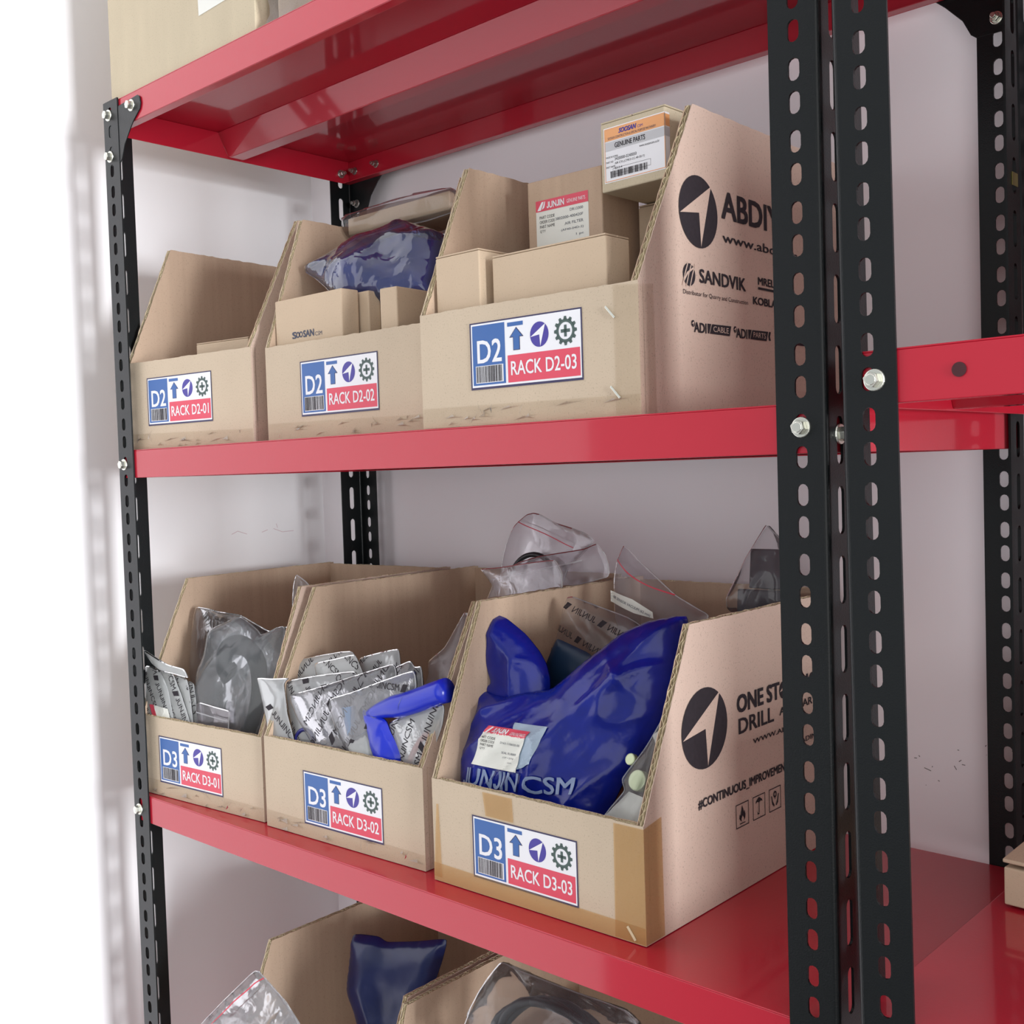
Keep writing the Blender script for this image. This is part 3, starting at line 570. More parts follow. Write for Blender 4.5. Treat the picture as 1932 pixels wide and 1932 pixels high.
b03 = bin_('b', 'large cardboard bin with RACK D2-03 label and printed logos on its right side', (.5190, .0080, Z2), 1.3, .2262, .335, .0970, .2400, .080, 33, 'D2-03', (.0585, .0290, 0), lt=(.061, .232))
b11 = bin_('b', 'cardboard bin with RACK D3-01 label against the left post, black hose bag inside', (.0064, .0088, Z3), 4.7, .2236, .312, .0912, .2455, .073, 44, 'D3-01', (.0385, .0160, 0), rt=(.064, .245))
b12 = bin_('b', 'cardboard bin with RACK D3-02 label, middle of the lower shelf, full of pouches', (.2400, .0230, Z3), 2.7, .2335, .338, .0955, .2450, .073, 55, 'D3-02', (.0625, .0140, 0), rt=(.082, .240))
b13 = bin_('b', 'cardboard bin with RACK D3-03 label, brown taped corners and blue bag inside', (.4940, .0260, Z3), .75, .2310, .325, .0925, .2430, .069, 66, 'D3-03', (.0497, .0140, 0), rt=(.071, .2380), lt=(.066, .2445))
b21 = bin_('b', 'cardboard bin in the bottom row at left, dark blue bag inside', (.1720, .0020, Z4), 1.5, .2280, .330, .0940, .2450, .064, 77)
b22 = bin_('b', 'cardboard bin in the bottom row at right, clear bag of black tubing inside', (.4040, .0050, Z4), 1.0, .2320, .330, .0940, .2450, .056, 88, rt=(.060, .200))

# prints on the right panel of D2-03 (u = depth, v = height)
def side_art(t, w_, g, eps=.00015): return g.map(lambda u, v, e: (w_+.0004+e, u, v), t, 'printed_artwork', eps=eps)
g = G2()
g.logo(.0842, .1580, .0280, .0279, 'ink', 'kraft_side', 0)
g.text('ABDIYA', .1193, .1588, .2370, .1797, 'ink', 0, bold=.020)
g.text('www.abdiya.com', .1195, .1372, .2760, .1470, 'ink', 0, bold=.008)
# stylised cut-disc mark
g.ell(.0684, .1081, .0087, .0086, 'ink', 0)
for dx in (-.0052, .0, .0052):
    g.poly([(.0684+dx-.0052, .0990), (.0684+dx-.0040, .0990), (.0684+dx-.0004, .1078), (.0684+dx-.0016, .1078)], 'kraft_side', 1)
    g.poly([(.0684+dx-.0018, .1078), (.0684+dx-.0004, .1078), (.0684+dx+.0042, .1172), (.0684+dx+.0030, .1172)], 'kraft_side', 1)
g.poly([(.0600, .1030), (.0608, .1018), (.0665, .1085), (.0766, .1140), (.0758, .1152), (.0650, .1096)], 'kraft_side', 1)
g.text('SANDVIK', .0835, .1037, .1540, .1140, 'ink', 0, bold=.018)
g.text('Distributor for Quarry and Construction', .0595, .0918, .1575, .0963, 'ink', 0)
g.text('MRELA', .1754, .1115, .2110, .1176, 'ink', 0, bold=.02); g.rect(.1752, .1074, .2100, .1094, 'ink', 0)
g.text('KOBLA', .1664, .0944, .2060, .1006, 'ink', 0, bold=.022)
for x, s, xe in ((.0698, 'CABLE', .1296), (.1333, 'PARTS', .1905), (.2035, 'TOOLS', .2600)):
    g.logo(x+.0026, .0711, .0026, .0026, 'ink', 'kraft_side', 0)
    g.text('ADI', x+.0040, .0648, x+.0215, .0722, 'ink', 0, bold=.020)
    g.poly([(x+.0238, .0650), (x+.0256, .0650), (x+.0290, .0726), (x+.0235, .0726)], 'ink', 0)
    g.poly([(x+.0268, .0650), (xe-.0028, .0650), (xe, .0731), (x+.0305, .0726)], 'ink', 0)
    g.text(s, x+.0318, .0668, xe-.0045, .0712, 'kraft_side', 1)
g.poly([(.1918, .0657), (.1950, .0657), (.1935, .0690), (.1953, .0731), (.1920, .0731), (.1908, .0694)], 'ink', 0)
side_art(b03, .2262, g)
# prints on the right panel of D3-03; panel reads .75 deg off
g = G2()
g.logo(.0888, .1508, .0345, .0332, 'ink', 'kraft_side', 0)
g.text('ONE ST', .1400, .1535, .2125, .1682, 'ink', 0, bold=.028); g.logo(.2200, .1600, .0072, .0078, 'ink', 'kraft_side', 0)
g.text('P SHOP', .2290, .1530, .2960, .1672, 'ink', 0, bold=.028)
g.text('DRILL', .1418, .1352, .2015, .1480, 'ink', 0, bold=.016); g.text('AND PARTS', .2124, .1380, .2900, .1448, 'ink', 0, bold=.014)
g.text('WWW.ABDIYA.COM', .1650, .1220, .2830, .1262, 'ink', 0, bold=.012); g.text('LEADING', .2400, .1050, .2900, .1095, 'ink', 0, bold=.01)
g.text('#CONTINUOUS_IMPROVEMENT', .0762, .0855, .2262, .0940, 'ink', 0, bold=.024)
for k, x in enumerate((.1335, .1618, .1901, .2184)):
    g.frame(x, .0552, x+.0212, .0757, .0008, 'ink', 0); c = x+.0106
    if k == 0:
        g.poly([(c-.0020, .0600), (c-.0052, .0628), (c-.0044, .0668), (c-.0030, .0650), (c-.0018, .0690), (c-.0004, .0738), (c+.0016, .0700), (c+.0022, .0672), (c+.0032, .0690), (c+.0050, .0650), (c+.0045, .0620), (c+.0022, .0600)], 'ink', 0)
        g.poly([(c-.0015, .0600), (c-.0020, .0622), (c, .0648), (c+.0020, .0622), (c+.0016, .0600)], 'kraft_side', 1)
        g.rect(c-.0046, .0578, c+.0046, .0586, 'ink', 0)
    if k == 1:
        g.poly([(c-.0060, .0690), (c-.0050, .0712), (c-.0022, .0728), (c, .0738), (c+.0022, .0728), (c+.0050, .0712), (c+.0060, .0690), (c+.0030, .0700), (c, .0690), (c-.0030, .0700)], 'ink', 0)
        g.rect(c-.0005, .0600, c+.0005, .0696, 'ink', 0); g.rect(c-.0026, .0588, c+.0003, .0598, 'ink', 0); g.rect(c-.0028, .0590, c-.0018, .0612, 'ink', 0)
    if k == 2:
        g.ring(c, .0695, .0014, .0030, 'ink', 0, 20); g.rect(c-.0005, .0650, c+.0005, .0668, 'ink', 0)
        for s in (-1, 1): g.poly([(c+s*.0070, .0690), (c+s*.0056, .0690), (c+s*.0040, .0640), (c+s*.0012, .0600), (c+s*.0020, .0586), (c+s*.0050, .0612)], 'ink', 0)
    if k == 3:
        for s in (-.0036, .0036): g.rect(c+s-.0006, .0610, c+s+.0006, .0700, 'ink', 0); g.poly([(c+s-.0024, .0694), (c+s+.0024, .0694), (c+s, .0735)], 'ink', 0)
        g.rect(c-.0068, .0590, c+.0068, .0600, 'ink', 0)
side_art(b13, .2310, g)

# tape on the bins
def sheet(name, parent, quads, mat, amp=.0004, seed=3):
    b = MB()
    for q in quads: b.add(q, [(0, 1, 2, 3)])
    o = b.build(name, mat, parent)
    return o
w_ = .2310; f_ = -.0005; s_ = w_+.0005; zt_ = .0905
sheet('brown_tape', b13, [[(w_-.0290, f_, .001), (s_, f_, .001), (s_, f_, zt_), (w_-.0280, f_, zt_)], [(s_, f_, .001), (s_, .0245, .001), (s_, .0235, zt_+.004), (s_, f_, zt_)]], 'tape')
sheet('brown_tape', b13, [[(0, f_-.0002, .0005), (w_, f_-.0002, .0005), (w_, f_-.0002, .0140), (0, f_-.0002, .0165)]], 'tape')
sheet('brown_tape', b13, [[(0, f_-.0001, .004), (.0100, f_-.0001, .004), (.0080, f_-.0001, .070), (.0055, f_-.0001, .070)]], 'tape')
sheet('brown_tape', b13, [[(.066, f_-.0001, .0702), (.098, f_-.0001, .0702), (.097, f_-.0001, .0905), (.063, f_-.0001, .0905)]], 'tape')
b = MB(); b.box(-.006, .006, -.0004, 0, -.0011, .0011); o = b.build('staple', 'flute', b13); o.location = (w_-.0130, f_-.0004, .0075); o.rotation_euler = (0, R0(52), 0)
w_ = .2262; s_ = w_+.0005
sheet('clear_tape', b03, [[(w_-.0220, f_, .001), (s_, f_, .001), (s_, f_, .094), (w_-.0220, f_, .096)], [(s_, f_, .001), (s_, .0200, .001), (s_, .0190, .096), (s_, f_, .094)]], 'cleartape')
sheet('clear_tape', b03, [[(0, f_-.0002, .0005), (w_, f_-.0002, .0005), (w_, f_-.0002, .0150), (0, f_-.0002, .0170)]], 'cleartape')
for (x, z) in ((w_-.0245, .0765), (w_-.0215, .0175)):
    b = MB(); b.box(-.0062, .0062, -.0008, 0, -.0009, .0009); o = b.build('staple', 'steel', b03, bevel=.0003); o.location = (x, f_-.0004, z); o.rotation_euler = (0, R0(48), 0)
for bb, ww in ((b02, .240), (b01, .2205), (b11, .2236), (b12, .2335)):
    sheet('clear_tape', bb, [[(0, f_, .0005), (ww, f_, .0005), (ww, f_, .0150), (0, f_, .0180)]], 'cleartape')
for bb, ww, sd in ((b01, .2205, 1), (b02, .240, 2), (b12, .2335, 3), (b03, .2262, 4), (b11, .2236, 5)):
    # crumpled creases of the clear tape along the bottom edge
    rn = random.Random(sd); b = MB()
    for k in range(16):
        x = rn.uniform(.01, ww-.02); z = rn.uniform(.001, .012); l = rn.uniform(.008, .03); a = rn.uniform(-.35, .35) if k % 4 else rn.uniform(.9, 2)
        dx, dz = math.cos(a)*l, math.sin(a)*l*.5; h_ = rn.uniform(.0008, .0025)
        b.add([(x, -.0006, z), (min(x+dx, ww), -.0006, max(z+dz, .0002)), (min(x+dx*.5, ww), -.0006-h_, max(z+dz*.5+.001, .001))], [(0, 1, 2)])
        b.add([(x, -.0006, z), (x+dx*.5, -.0006-h_, max(z+dz*.5+.001, .001)), (x+dx*.4, -.0006, z+.0032)], [(0, 1, 2)])
    b.build('tape_crease', 'tapecrease', bb)['kind'] = 'stuff'

# ---------------------------------------------------------------- cartons
def carton(label, x0, y0, z0, w_, d_, h_, rz=0, mat='kraft_plain', group='small cartons in the bins', flaps='x', name='carton', seam=True):
    t = thing(name, label, 'carton', (x0, y0, ZO+z0), R0(rz), group)
    b = MB(); b.box(0, w_, 0, d_, 0, h_-.0016); b.build('body', mat, t, bevel=.0012)
    if flaps == 'x':
        for a, c in ((0, w_/2-.0004), (w_/2+.0004, w_)):
            b = MB(); b.box(a, c, .0003, d_-.0003, h_-.0014, h_); b.build('flap', mat, t, bevel=.0006)
    elif flaps == 'y':
        for a, c in ((0, d_/2-.0004), (d_/2+.0004, d_)):
            b = MB(); b.box(.0003, w_-.0003, a, c, h_-.0014, h_); b.build('flap', mat, t, bevel=.0006)
    return t
S2 = Z2+.0045
c = carton('low brown carton lying behind the RACK D2-01 front panel', .098, .050, S2, .086, .11, .1135, 8, flaps='x')
c = carton('wide carton with small blue print, directly behind the RACK D2-02 label', .2680, .0385, S2, .1080, .0215, .1400, 0, flaps=None)
g = G2(); 
g.text('S', .0285, .0975, .0345, .1040, 'blueprint', 0, bold=.03); g.ring(.0374, .1007, .0016, .0031, 'blueprint', 0, 20); g.ring(.0424, .1007, .0016, .0031, 'blueprint', 0, 20)
g.text('SAN', .0465, .0975, .0635, .1040, 'blueprint', 0, bold=.03); g.text('CSM', .0655, .0970, .0765, .1010, 'blueprint', 0)
g.map(lambda u, v, e: (u, -e, v), c, 'printed_logo')
carton('narrow carton standing right behind the blue-printed wide carton', .2700, .0625, S2, .1180, .0150, .1385, 0, flaps=None)
carton('thin carton sleeve behind the narrow carton in the D2-02 bin', .2720, .0800, S2, .1290, .0130, .1370, 0, flaps=None)
carton('square carton at the right end of the D2-02 bin', .4260, .0440, S2, .0220, .0620, .1330, 5, flaps=None)
carton('back carton in the D2-02 bin under the blue bag', .2900, .1080, S2, .1500, .1200, .1300, 0, flaps='x')
carton('tall carton at the left of the D2-03 bin, flaps raised', .5290, .0190, S2, .0520, .0700, .1420, 0, flaps='y')
carton('long carton lying across the front of the D2-03 bin', .5900, .0250, S2, .1180, .0300, .1340, .0, flaps='y')
c = carton('tall carton with a red and white parts label in the D2-03 bin', .5560, .1100, S2, .0820, .0560, .2160, 2, mat='kraft_in', flaps=None)
def junjin_label(fn, parent, W_, H_, l1, keep=None, name='parts_label'):
    g = G2(); g.rect(0, 0, W_, H_, 'cream', 0); g.rect(0, H_*.80, W_, H_, 'redink', 1)
    g.poly([(W_*.03, H_*.82), (W_*.10, H_*.82), (W_*.16, H_*.97), (W_*.12, H_*.97)], 'white', 2); g.poly([(W_*.12, H_*.83), (W_*.17, H_*.86), (W_*.19, H_*.97), (W_*.175, H_*.97)], 'white', 2)
    g.text('JUNJIN', W_*.22, H_*.84, W_*.55, H_*.95, 'white', 2, bold=.02); g.text('GENUINE PARTS', W_*.60, H_*.855, W_*.95, H_*.92, 'white', 2)
    for k, (s, r) in enumerate(zip(('PART CODE', 'ORDER CODE', 'PART NAME', "Q'TY"), l1)):
        y = H_*(.66-.085*k); g.text(s, W_*.07, y, W_*(.36 if k < 3 else .18), y+H_*.055, 'ink', 1)
    for k, r in enumerate(l1):
        y = H_*(.70-.115*k); wd = W_*.035*len(r); g.text(r, W_*.90-wd, y, W_*.90, y+H_*.05, 'blueprint', 1)
    g.map(fn, parent, name, keep=keep)
    return g
junjin_label(lambda u, v, e: (.0095+u, -e, .1480+v), c, .0580, .0480, ('DR13300', '3802000-400420F', 'AIR FILTER', '(AF40-04D-2)', '1 pc'))
carton('brown carton at the back of the D2-03 bin supporting the orange-labelled one', .6440, .1560, S2, .0700, .1100, .1850, 1, flaps='y')
c2 = carton('dusty carton with an orange GENUINE PARTS label, perched high in the D2-03 bin', .6480, .1000, S2+.1862, .0655, .1500, .0580, -1, mat='kraft_old', flaps='x')
g = G2(); x0, x1, y0, y1 = .0035, .0655, .0070, .0520
g.rect(x0, y0, x1, y1, 'white', 0); g.frame(x0+.0008, y0+.0008, x1, y1-.0008, .0006, 'orange', 1); g.rect(x0+.0012, .0410, x1, .0505, 'orange', 1); g.rect(x0+.0012, .0330, x1, .0402, 'silver', 1)
g.text('SOOSAN', .0195, .0455, .0375, .0492, 'purple', 2, bold=.03, shear=.3); g.text('CSM', .0385, .0455, .0440, .0476, 'purple', 2); g.text('SOOSAN CONSTRUCTION & SPECIAL PURPOSE MACHINERY', .0080, .0420, .0570, .0440, 'blueprint', 2)
g.text('GENUINE PARTS', .0150, .0345, .0460, .0385, 'ink', 2, bold=.01); g.text('www.soosancsm.co.kr', .0400, .0295, .0600, .0315, 'ink', 1)
g.text('MADE IN KOREA', .0055, .0270, .0180, .0285, 'ink', 1); g.text('PART NO', .0055, .0230, .0130, .0245, 'ink', 1); g.text('PART NAME', .0055, .0190, .0150, .0205, 'ink', 1)
g.text('3420000-0240050', .0145, .0242, .0370, .0266, 'ink', 1); g.text('AIR CYL.(CMK2-CC-40-50-Y)', .0145, .0205, .0450, .0228, 'ink', 1); g.text('B3-2-4', .0145, .0170, .0220, .0188, 'ink', 1)
g.frame(.0125, .0130, .0510, .0182, .0002, 'ink', 1); g.barcode(.0100, .0105, .0480, .0160, 'ink', 2, n=40, seed=9)
g.map(lambda u, v, e: (u, -e, v), c2, 'parts_label')
g = G2(); g.rect(0, .007, .006, .052, 'white', 0); g.rect(0, .041, .006, .0505, 'orange', 1); g.rect(0, .033, .006, .0402, 'silver', 1); g.rect(0, .0078, .006, .0084, 'orange', 1)
g.map(lambda u, v, e: (.0655+e, u, v), c2, 'label_wrap')
g = G2(); g.rect(.048, .132, .066, .158, 'redink', 0)

# things on the top shelf
tb = carton('large weathered carton with a white paper note standing on the top shelf', .0120, .0060, ZTOP, .2880, .3300, .33, 0, mat='kraft_old', group='cartons on the top shelf')
g = G2(); g.rect(0, 0, .075, .09, 'cream', 0)
rn = random.Random(2)
for k in range(22): x = rn.uniform(.006, .07); y = rn.uniform(.004, .08); g.rect(x, y, x+.0004, y+rn.uniform(.003, .012), 'blueprint', 1)
ca, sa = math.cos(.03), math.sin(.03)
g.map(lambda u, v, e: (.1890+ca*u-sa*v, -e-.0002, .0430+sa*u+ca*v), tb, 'paper_note')

# ---------------------------------------------------------------- pouches and bags
class Sheet:
    """a film outline in its own leaning plane, with a relief height function"""
    def __init__(s, key, bulge=.004, rim=.012, crease=.0015, cs=28, seed=1, folds=(), stretch=1.0, sdir=0.0, back=.35, smooth=2, step=.004, grow=0):
        d = D[key]; s.d = d; s.key = key; vm = min(v for u, v in d['uv']); s.vm = vm
        a, l = R0(d['yaw']), R0(d['lean'])
        V = Vector((-math.sin(l)*math.sin(a), math.sin(l)*math.cos(a), math.cos(l)))
        s.loc = Vector(d['o'])+Vector((0, 0, ZO))+V*vm; s.rot = (-l, 0, a)
        s.poly = [(u, v-vm) for u, v in d['uv']]
        s.bulge, s.rim, s.crease, s.cs, s.seed, s.folds, s.stretch, s.sdir, s.back, s.step = bulge, rim, crease, cs, seed, folds, stretch, sdir, back, step
        p = s.poly
        for k in range(smooth):      # Chaikin, kept close to the corners
            q = []
            for i in range(len(p)):
                a_, b_ = Vector(p[i]), Vector(p[(i+1) % len(p)]); r = .12 if k == 0 else .25
                q += [tuple(a_.lerp(b_, r)), tuple(a_.lerp(b_, 1-r))]
            p = q
        out = []; rn = random.Random(seed)
        for i in range(len(p)):
            a_, b_ = Vector(p[i]), Vector(p[(i+1) % len(p)]); L = (b_-a_).length; n = max(1, int(L/step))
            for k in range(n): out.append(tuple(a_.lerp(b_, k/n)))
        s.out = out
        s.segs = [(Vector(p[i]), Vector(p[(i+1) % len(p)])) for i in range(len(p))]
    def ext(s, k): return [(u, v-s.vm) for u, v in s.d[k]]
    def dist(s, x, y):
        q = Vector((x, y)); m = 9
        for a, b_ in s.segs:
            ab = b_-a; L2 = ab.length_squared
            t = max(0, min(1, (q-a).dot(ab)/L2)) if L2 > 1e-12 else 0
            m = min(m, (q-a-ab*t).length)
        return m
    def h(s, x, y):
        d = s.dist(x, y); t = min(1, d/s.rim); e = math.sqrt(max(0, t*(2-t)))
        ca, sa = math.cos(s.sdir), math.sin(s.sdir); X = (ca*x+sa*y)*s.cs/s.stretch; Y = (-sa*x+ca*y)*s.cs
        n1 = noise.noise((X, Y, s.seed*3.7)); n2 = noise.noise((X*2.3+5, Y*2.3, s.seed*1.9+4)); n3 = noise.noise((X*5+1, Y*5, s.seed+9.))
        r = (1-abs(n1)*2)**3+.5*(1-abs(n2)*2)**3*(.5+n1)+.18*n3
        hh = e*s.bulge*(1+.35*noise.noise((x*18, y*18, s.seed*2.2)))+s.crease*r*(.35+.65*t)
        for (a, b_, amp, wd) in s.folds:
            a = Vector(a); b_ = Vector(b_); ab = b_-a; tt = max(0, min(1, (Vector((x, y))-a).dot(ab)/ab.length_squared))
            dd = (Vector((x, y))-a-ab*tt).length; hh += amp*math.exp(-dd/wd)*math.sin(math.pi*min(1, .15+.7*tt))*t
        return hh
    def pt(s, x, y, e=0): return (x, -s.h(x, y)-e-.0002, y)
    def keep(s, x, y): return point_in((x, y), s.out)
    def mesh(s, name, mat, parent, seam=None, closed=True, smooth=True):
        xs = [p[0] for p in s.out]; ys = [p[1] for p in s.out]; st = s.step; pts = [Vector(p) for p in s.out]; n = len(pts)
        edges = [(i, (i+1) % n) for i in range(n)]; y = min(ys)+st/2; row = 0
        while y < max(ys):
            x = min(xs)+(st/2 if row % 2 else 0)
            while x < max(xs):
                if s.keep(x, y) and s.dist(x, y) > st*.55: pts.append(Vector((x, y)))
                x += st
            y += st*.87; row += 1
        r_ = delaunay_2d_cdt(pts, edges, [], 1, 1e-6)
        vv = [(v.x, v.y) for v in r_[0]]; hs = [s.h(*v) for v in vv]; N_ = len(vv)
        V = [(x, -h_, y) for (x, y), h_ in zip(vv, hs)]; F = [tuple(f) for f in r_[2]]; mi = [0]*len(F)
        if closed:
            V += [(x, s.back*h_+.0006, y) for (x, y), h_ in zip(vv, hs)]; F2 = [tuple(i+N_ for i in f[::-1]) for f in F]; F += F2; mi += [0]*len(F2)
        mats = [mat]
        if seam:
            mats.append(seam); b_ = len(V); m = len(s.out); c = Vector((sum(xs)/m, sum(ys)/m))
            for i in range(m):
                p = Vector(s.out[i]); t = (Vector(s.out[(i+1) % m])-Vector(s.out[i-1])).normalized(); nn = Vector((-t.y, t.x))
                if not s.keep(*(p+nn*.001)): nn = -nn
                q = p+nn*.0011; V.append((p.x, -s.h(*p)-.0003, p.y)); V.append((q.x, -s.h(*p)-.0008, q.y))
            for i in range(m): j = (i+1) % m; F.append((b_+2*i, b_+2*j, b_+2*j+1, b_+2*i+1)); mi.append(1)
        return link(name, V, F, mats, parent, mi, smooth)
    def line(s, name, pts, mat, parent, wd=.0008, e=.0004):
        P_ = spline([(x, y, 0) for x, y in pts], 10); V = []; F = []
        for i, p in enumerate(P_):
            t = (P_[min(i+1, len(P_)-1)]-P_[max(i-1, 0)]).normalized(); nn = Vector((-t.y, t.x))*wd
            V += [s.pt(p.x-nn.x, p.y-nn.y, e), s.pt(p.x+nn.x, p.y+nn.y, e)]
        for i in range(len(P_)-1): F.append((2*i, 2*i+2, 2*i+3, 2*i+1))
        return link(name, V, F, mat, parent)
def split_tris(v, f, mx):
    """subdivide long triangles so that flat artwork follows the relief"""
    v = list(v); out = []; st = [tuple(t) for q in f for t in ([q] if len(q) == 3 else [(q[0], q[i], q[i+1]) for i in range(1, len(q)-1)])]
    while st:
        t = st.pop(); L = [((v[t[i]][0]-v[t[(i+1) % 3]][0])**2+(v[t[i]][1]-v[t[(i+1) % 3]][1])**2, i) for i in range(3)]; m, i = max(L)
        if m <= mx*mx: out.append(t); continue
        a, b_, c = t[i], t[(i+1) % 3], t[(i+2) % 3]; v.append(((v[a][0]+v[b_][0])/2, (v[a][1]+v[b_][1])/2)); k = len(v)-1
        st += [(a, k, c), (k, b_, c)]
    return v, out
def split_art(g, mx=.004): g.items = [(*split_tris(v, f, mx), m, l) for v, f, m, l in g.items]; return g
def pattern(sh, parent, word, ht, ang, pitch, gap, mat='ink', mirror=False, ph=0, name='printed_pattern', bold=.01):
    """diagonal repeat print on a pouch"""
    g = G2(); v, f, (a, b_, c, d) = text2d(word, bold); asp = (c-a)/(d-b_); L = ht*asp; ca, sa = math.cos(ang), math.sin(ang)
    xs = [p[0] for p in sh.out]; ys = [p[1] for p in sh.out]; cx, cy = (min(xs)+max(xs))/2, (min(ys)+max(ys))/2; R_ = max(max(xs)-min(xs), max(ys)-min(ys))*.75
    row = 0; y = -R_
    while y < R_:
        x = -R_+(ph+row*.37 % 1)*(L+gap)-L
        while x < R_:
            lg = ht*1.5
            q = [((p-a)/(c-a)*L, (r-b_)/(d-b_)*ht) for p, r in v]
            if mirror: q = [(L-p, r) for p, r in q]
            tr = lambda p, r: (cx+ca*(x+p)-sa*(y+r), cy+sa*(x+p)+ca*(y+r))
            # skip tiles that lie wholly outside
            if any(sh.keep(*tr(*pp)) for pp in ((0, 0), (L/2, 0), (L, 0), (L/2, ht))):
                g.items.append(([tr(*pp) for pp in q], f, mat, 0))
                e = -gap*.5
                g.items.append(([tr(*pp) for pp in ((e-lg*.5, -.1*ht), (e+lg*.1, -.1*ht), (e+lg*.5, ht*1.05), (e-lg*.15, ht*1.1))], [(0, 1, 2), (0, 2, 3)], mat, 0))
            x += L+gap
        y += pitch; row += 1
    return g.map(lambda u, v_, e: sh.pt(u, v_, e), parent, name, keep=sh.keep, eps=.0002)
def pouch(label, key, mat, group=None, cat='pouch', name='plastic_pouch', seam='edgefilm', closed=True, filler=None, **k):
    sh = Sheet(key, **k); t = thing(name, label, cat, sh.loc, group=group, rot=sh.rot)
    sh.mesh('film', mat, t, seam, closed); return t, sh
GP = 'printed parts pouches'
# --- RACK D3-01 bin
for i, (k, lb, an) in enumerate((('w1', 'milky printed pouch with a red and cream sticker, leftmost in the RACK D3-01 bin', -1.05), ('w2', 'milky printed pouch behind the sticker pouch in the D3-01 bin', -1.0),
        ('w3', 'milky printed pouch leaning third from the left post in the D3-01 bin', -1.15), ('w4', 'narrow milky printed pouch next to the clear hose bag', -1.2), ('w5', 'white pouch flap sticking up to the left post above the D3-01 bin', 0))):
    t, sh = pouch(lb, k, 'milky2', GP, bulge=.0022, rim=.01, crease=.0009, cs=30, seed=11+i, step=.004)
    if k != 'w5': pattern(sh, t, 'JUNJINCSM', .0066, an, .0170, .011, ph=.3*i)
    if k == 'w1':
        g = G2(); g.poly(sh.ext('red'), 'redink', 0); g.poly(sh.ext('white'), 'cream', 0); split_art(g, .003); g.map(lambda u, v, e: sh.pt(u, v, e+.0004), t, 'sticker')
t, sh = pouch('large clear bag standing in the RACK D3-01 bin behind the hose', 'clearA', 'clear', cat='bag', name='clear_bag', bulge=.008, rim=.03, crease=.003, cs=16, seed=21, step=.005)
t, sh = pouch('crumpled clear bag wrapped round the black hose in the D3-01 bin', 'clearB', 'greybag', cat='bag', name='clear_bag', bulge=.016, rim=.035, crease=.005, cs=20, seed=22, stretch=2.5, sdir=1.0, step=.004)
sh = Sheet('hose'); t = thing('rubber_hose', 'black curved rubber hose inside the clear bag of the D3-01 bin', 'hose', sh.loc, rot=sh.rot)
P_ = spline([(u, .004, v) for u, v in sh.poly], 8); v, f = tube(P_, .0165, 18); link('hose_body', v, f, 'rubber', t, smooth=True)
for k in (0, len(P_)-1):
    a = P_[k]; ax = (P_[1]-P_[0]) if k == 0 else (P_[-2]-P_[-1]); b = MB(); b.cyl(a, ax, .0182, .008, 24); b.build('hose_collar', 'rubber', t, bevel=.001)
t, sh = pouch('small zip bag beside the milky pouches in the D3-01 bin', 'zipA', 'zipfilm', cat='bag', name='zip_bag', bulge=.003, rim=.008, crease=.0008, seed=23)
sh.line('zip_seal', sh.ext('zip'), 'edgefilm', t)
pouch('clear bag corner poking up behind the left panel of the D3-02 bin', 'tipA', 'clear', cat='bag', name='clear_bag', bulge=.003, crease=.002, seed=24)
# --- RACK D3-02 bin
rows = (('p3', 'frosted printed pouch at the back right of the D3-02 stack', 'milky', .9, 1), ('p8', 'clear pouch at the far right end of the D3-02 stack', 'clearpouch', 1.0, 0), ('p1', 'frosted printed pouch at the back left of the D3-02 stack', 'milky2', .85, 1), ('p2', 'whitish printed pouch standing tall in the middle back of the D3-02 stack', 'milky2', -.5, 0),
        ('p5', 'milky printed pouch second from the front left of the D3-02 bin', 'milky', -.85, 0), ('p6', 'glossy clear pouch in the middle of the D3-02 stack', 'clearpouch', 1.05, 1), ('p4', 'milky printed pouch leaning out over the left edge of the D3-02 bin', 'milky', -.65, 0),
        ('p7', 'clear pouch with light blue part inside, left of the blue roll', 'clearpouch', 0.0, 0), ('p9', 'small milky pouch tilted in front, below the light blue part', 'milky2', .8, 0))
for i, (k, lb, m_, an, mir) in enumerate(rows):
    t, sh = pouch(lb, k, m_, GP, bulge=.003+(i % 3)*.001, rim=.012, crease=.0015, cs=24, seed=31+i, stretch=1.8, sdir=.6, step=.0045)
    pattern(sh, t, 'JUNJINCSM', .0064 if k != 'p6' else .0075, an, .0200, .013, mirror=bool(mir), ph=.27*i)
    if k == 'p7':
        q = sh.ext('part'); b = MB(); b.slab(q, lambda u, v, w_: (u, w_, v), .003); b.build('light_blue_part', 'bluepart', t, bevel=.0008)
    if k == 'p6':
        rc = sh.ext('ring')[0]
        v, f = tube([(rc[0]+.014*math.cos(6.28318*q/24), .002, rc[1]+.014*math.sin(6.28318*q/24)) for q in range(24)], .0022, 8, True); link('ring_part', v, f, 'navypart', t, smooth=True)
t, sh = pouch('printed pouch with reddish parts at the right end of the D3-02 bin', 'p10', 'milky', GP, bulge=.004, rim=.02, crease=.0015, cs=20, seed=42)
pattern(sh, t, 'JUNJINCSM', .0072, 1.25, .0210, .011, ph=.1)
v, f = tube(spline([(-.018, .003, .012), (-.006, .003, .035), (.010, .003, .050), (.016, .003, .032), (.006, .003, .012)], 6), .0032, 10); link('red_part', v, f, 'redpart', t, smooth=True)
t, sh = pouch('bright blue folded bag end hanging in front of the pouches in the D3-02 bin', 'bluefold', 'blueroll', cat='bag', name='blue_bag', seam=None, bulge=.007, rim=.014, crease=.002, cs=30, seed=43, stretch=2.5, sdir=1.2, step=.003, smooth=1)
sh = Sheet('roll'); t = thing('film_roll', 'bright blue rolled polythene lying across the D3-02 pouches', 'roll', sh.loc, rot=sh.rot)
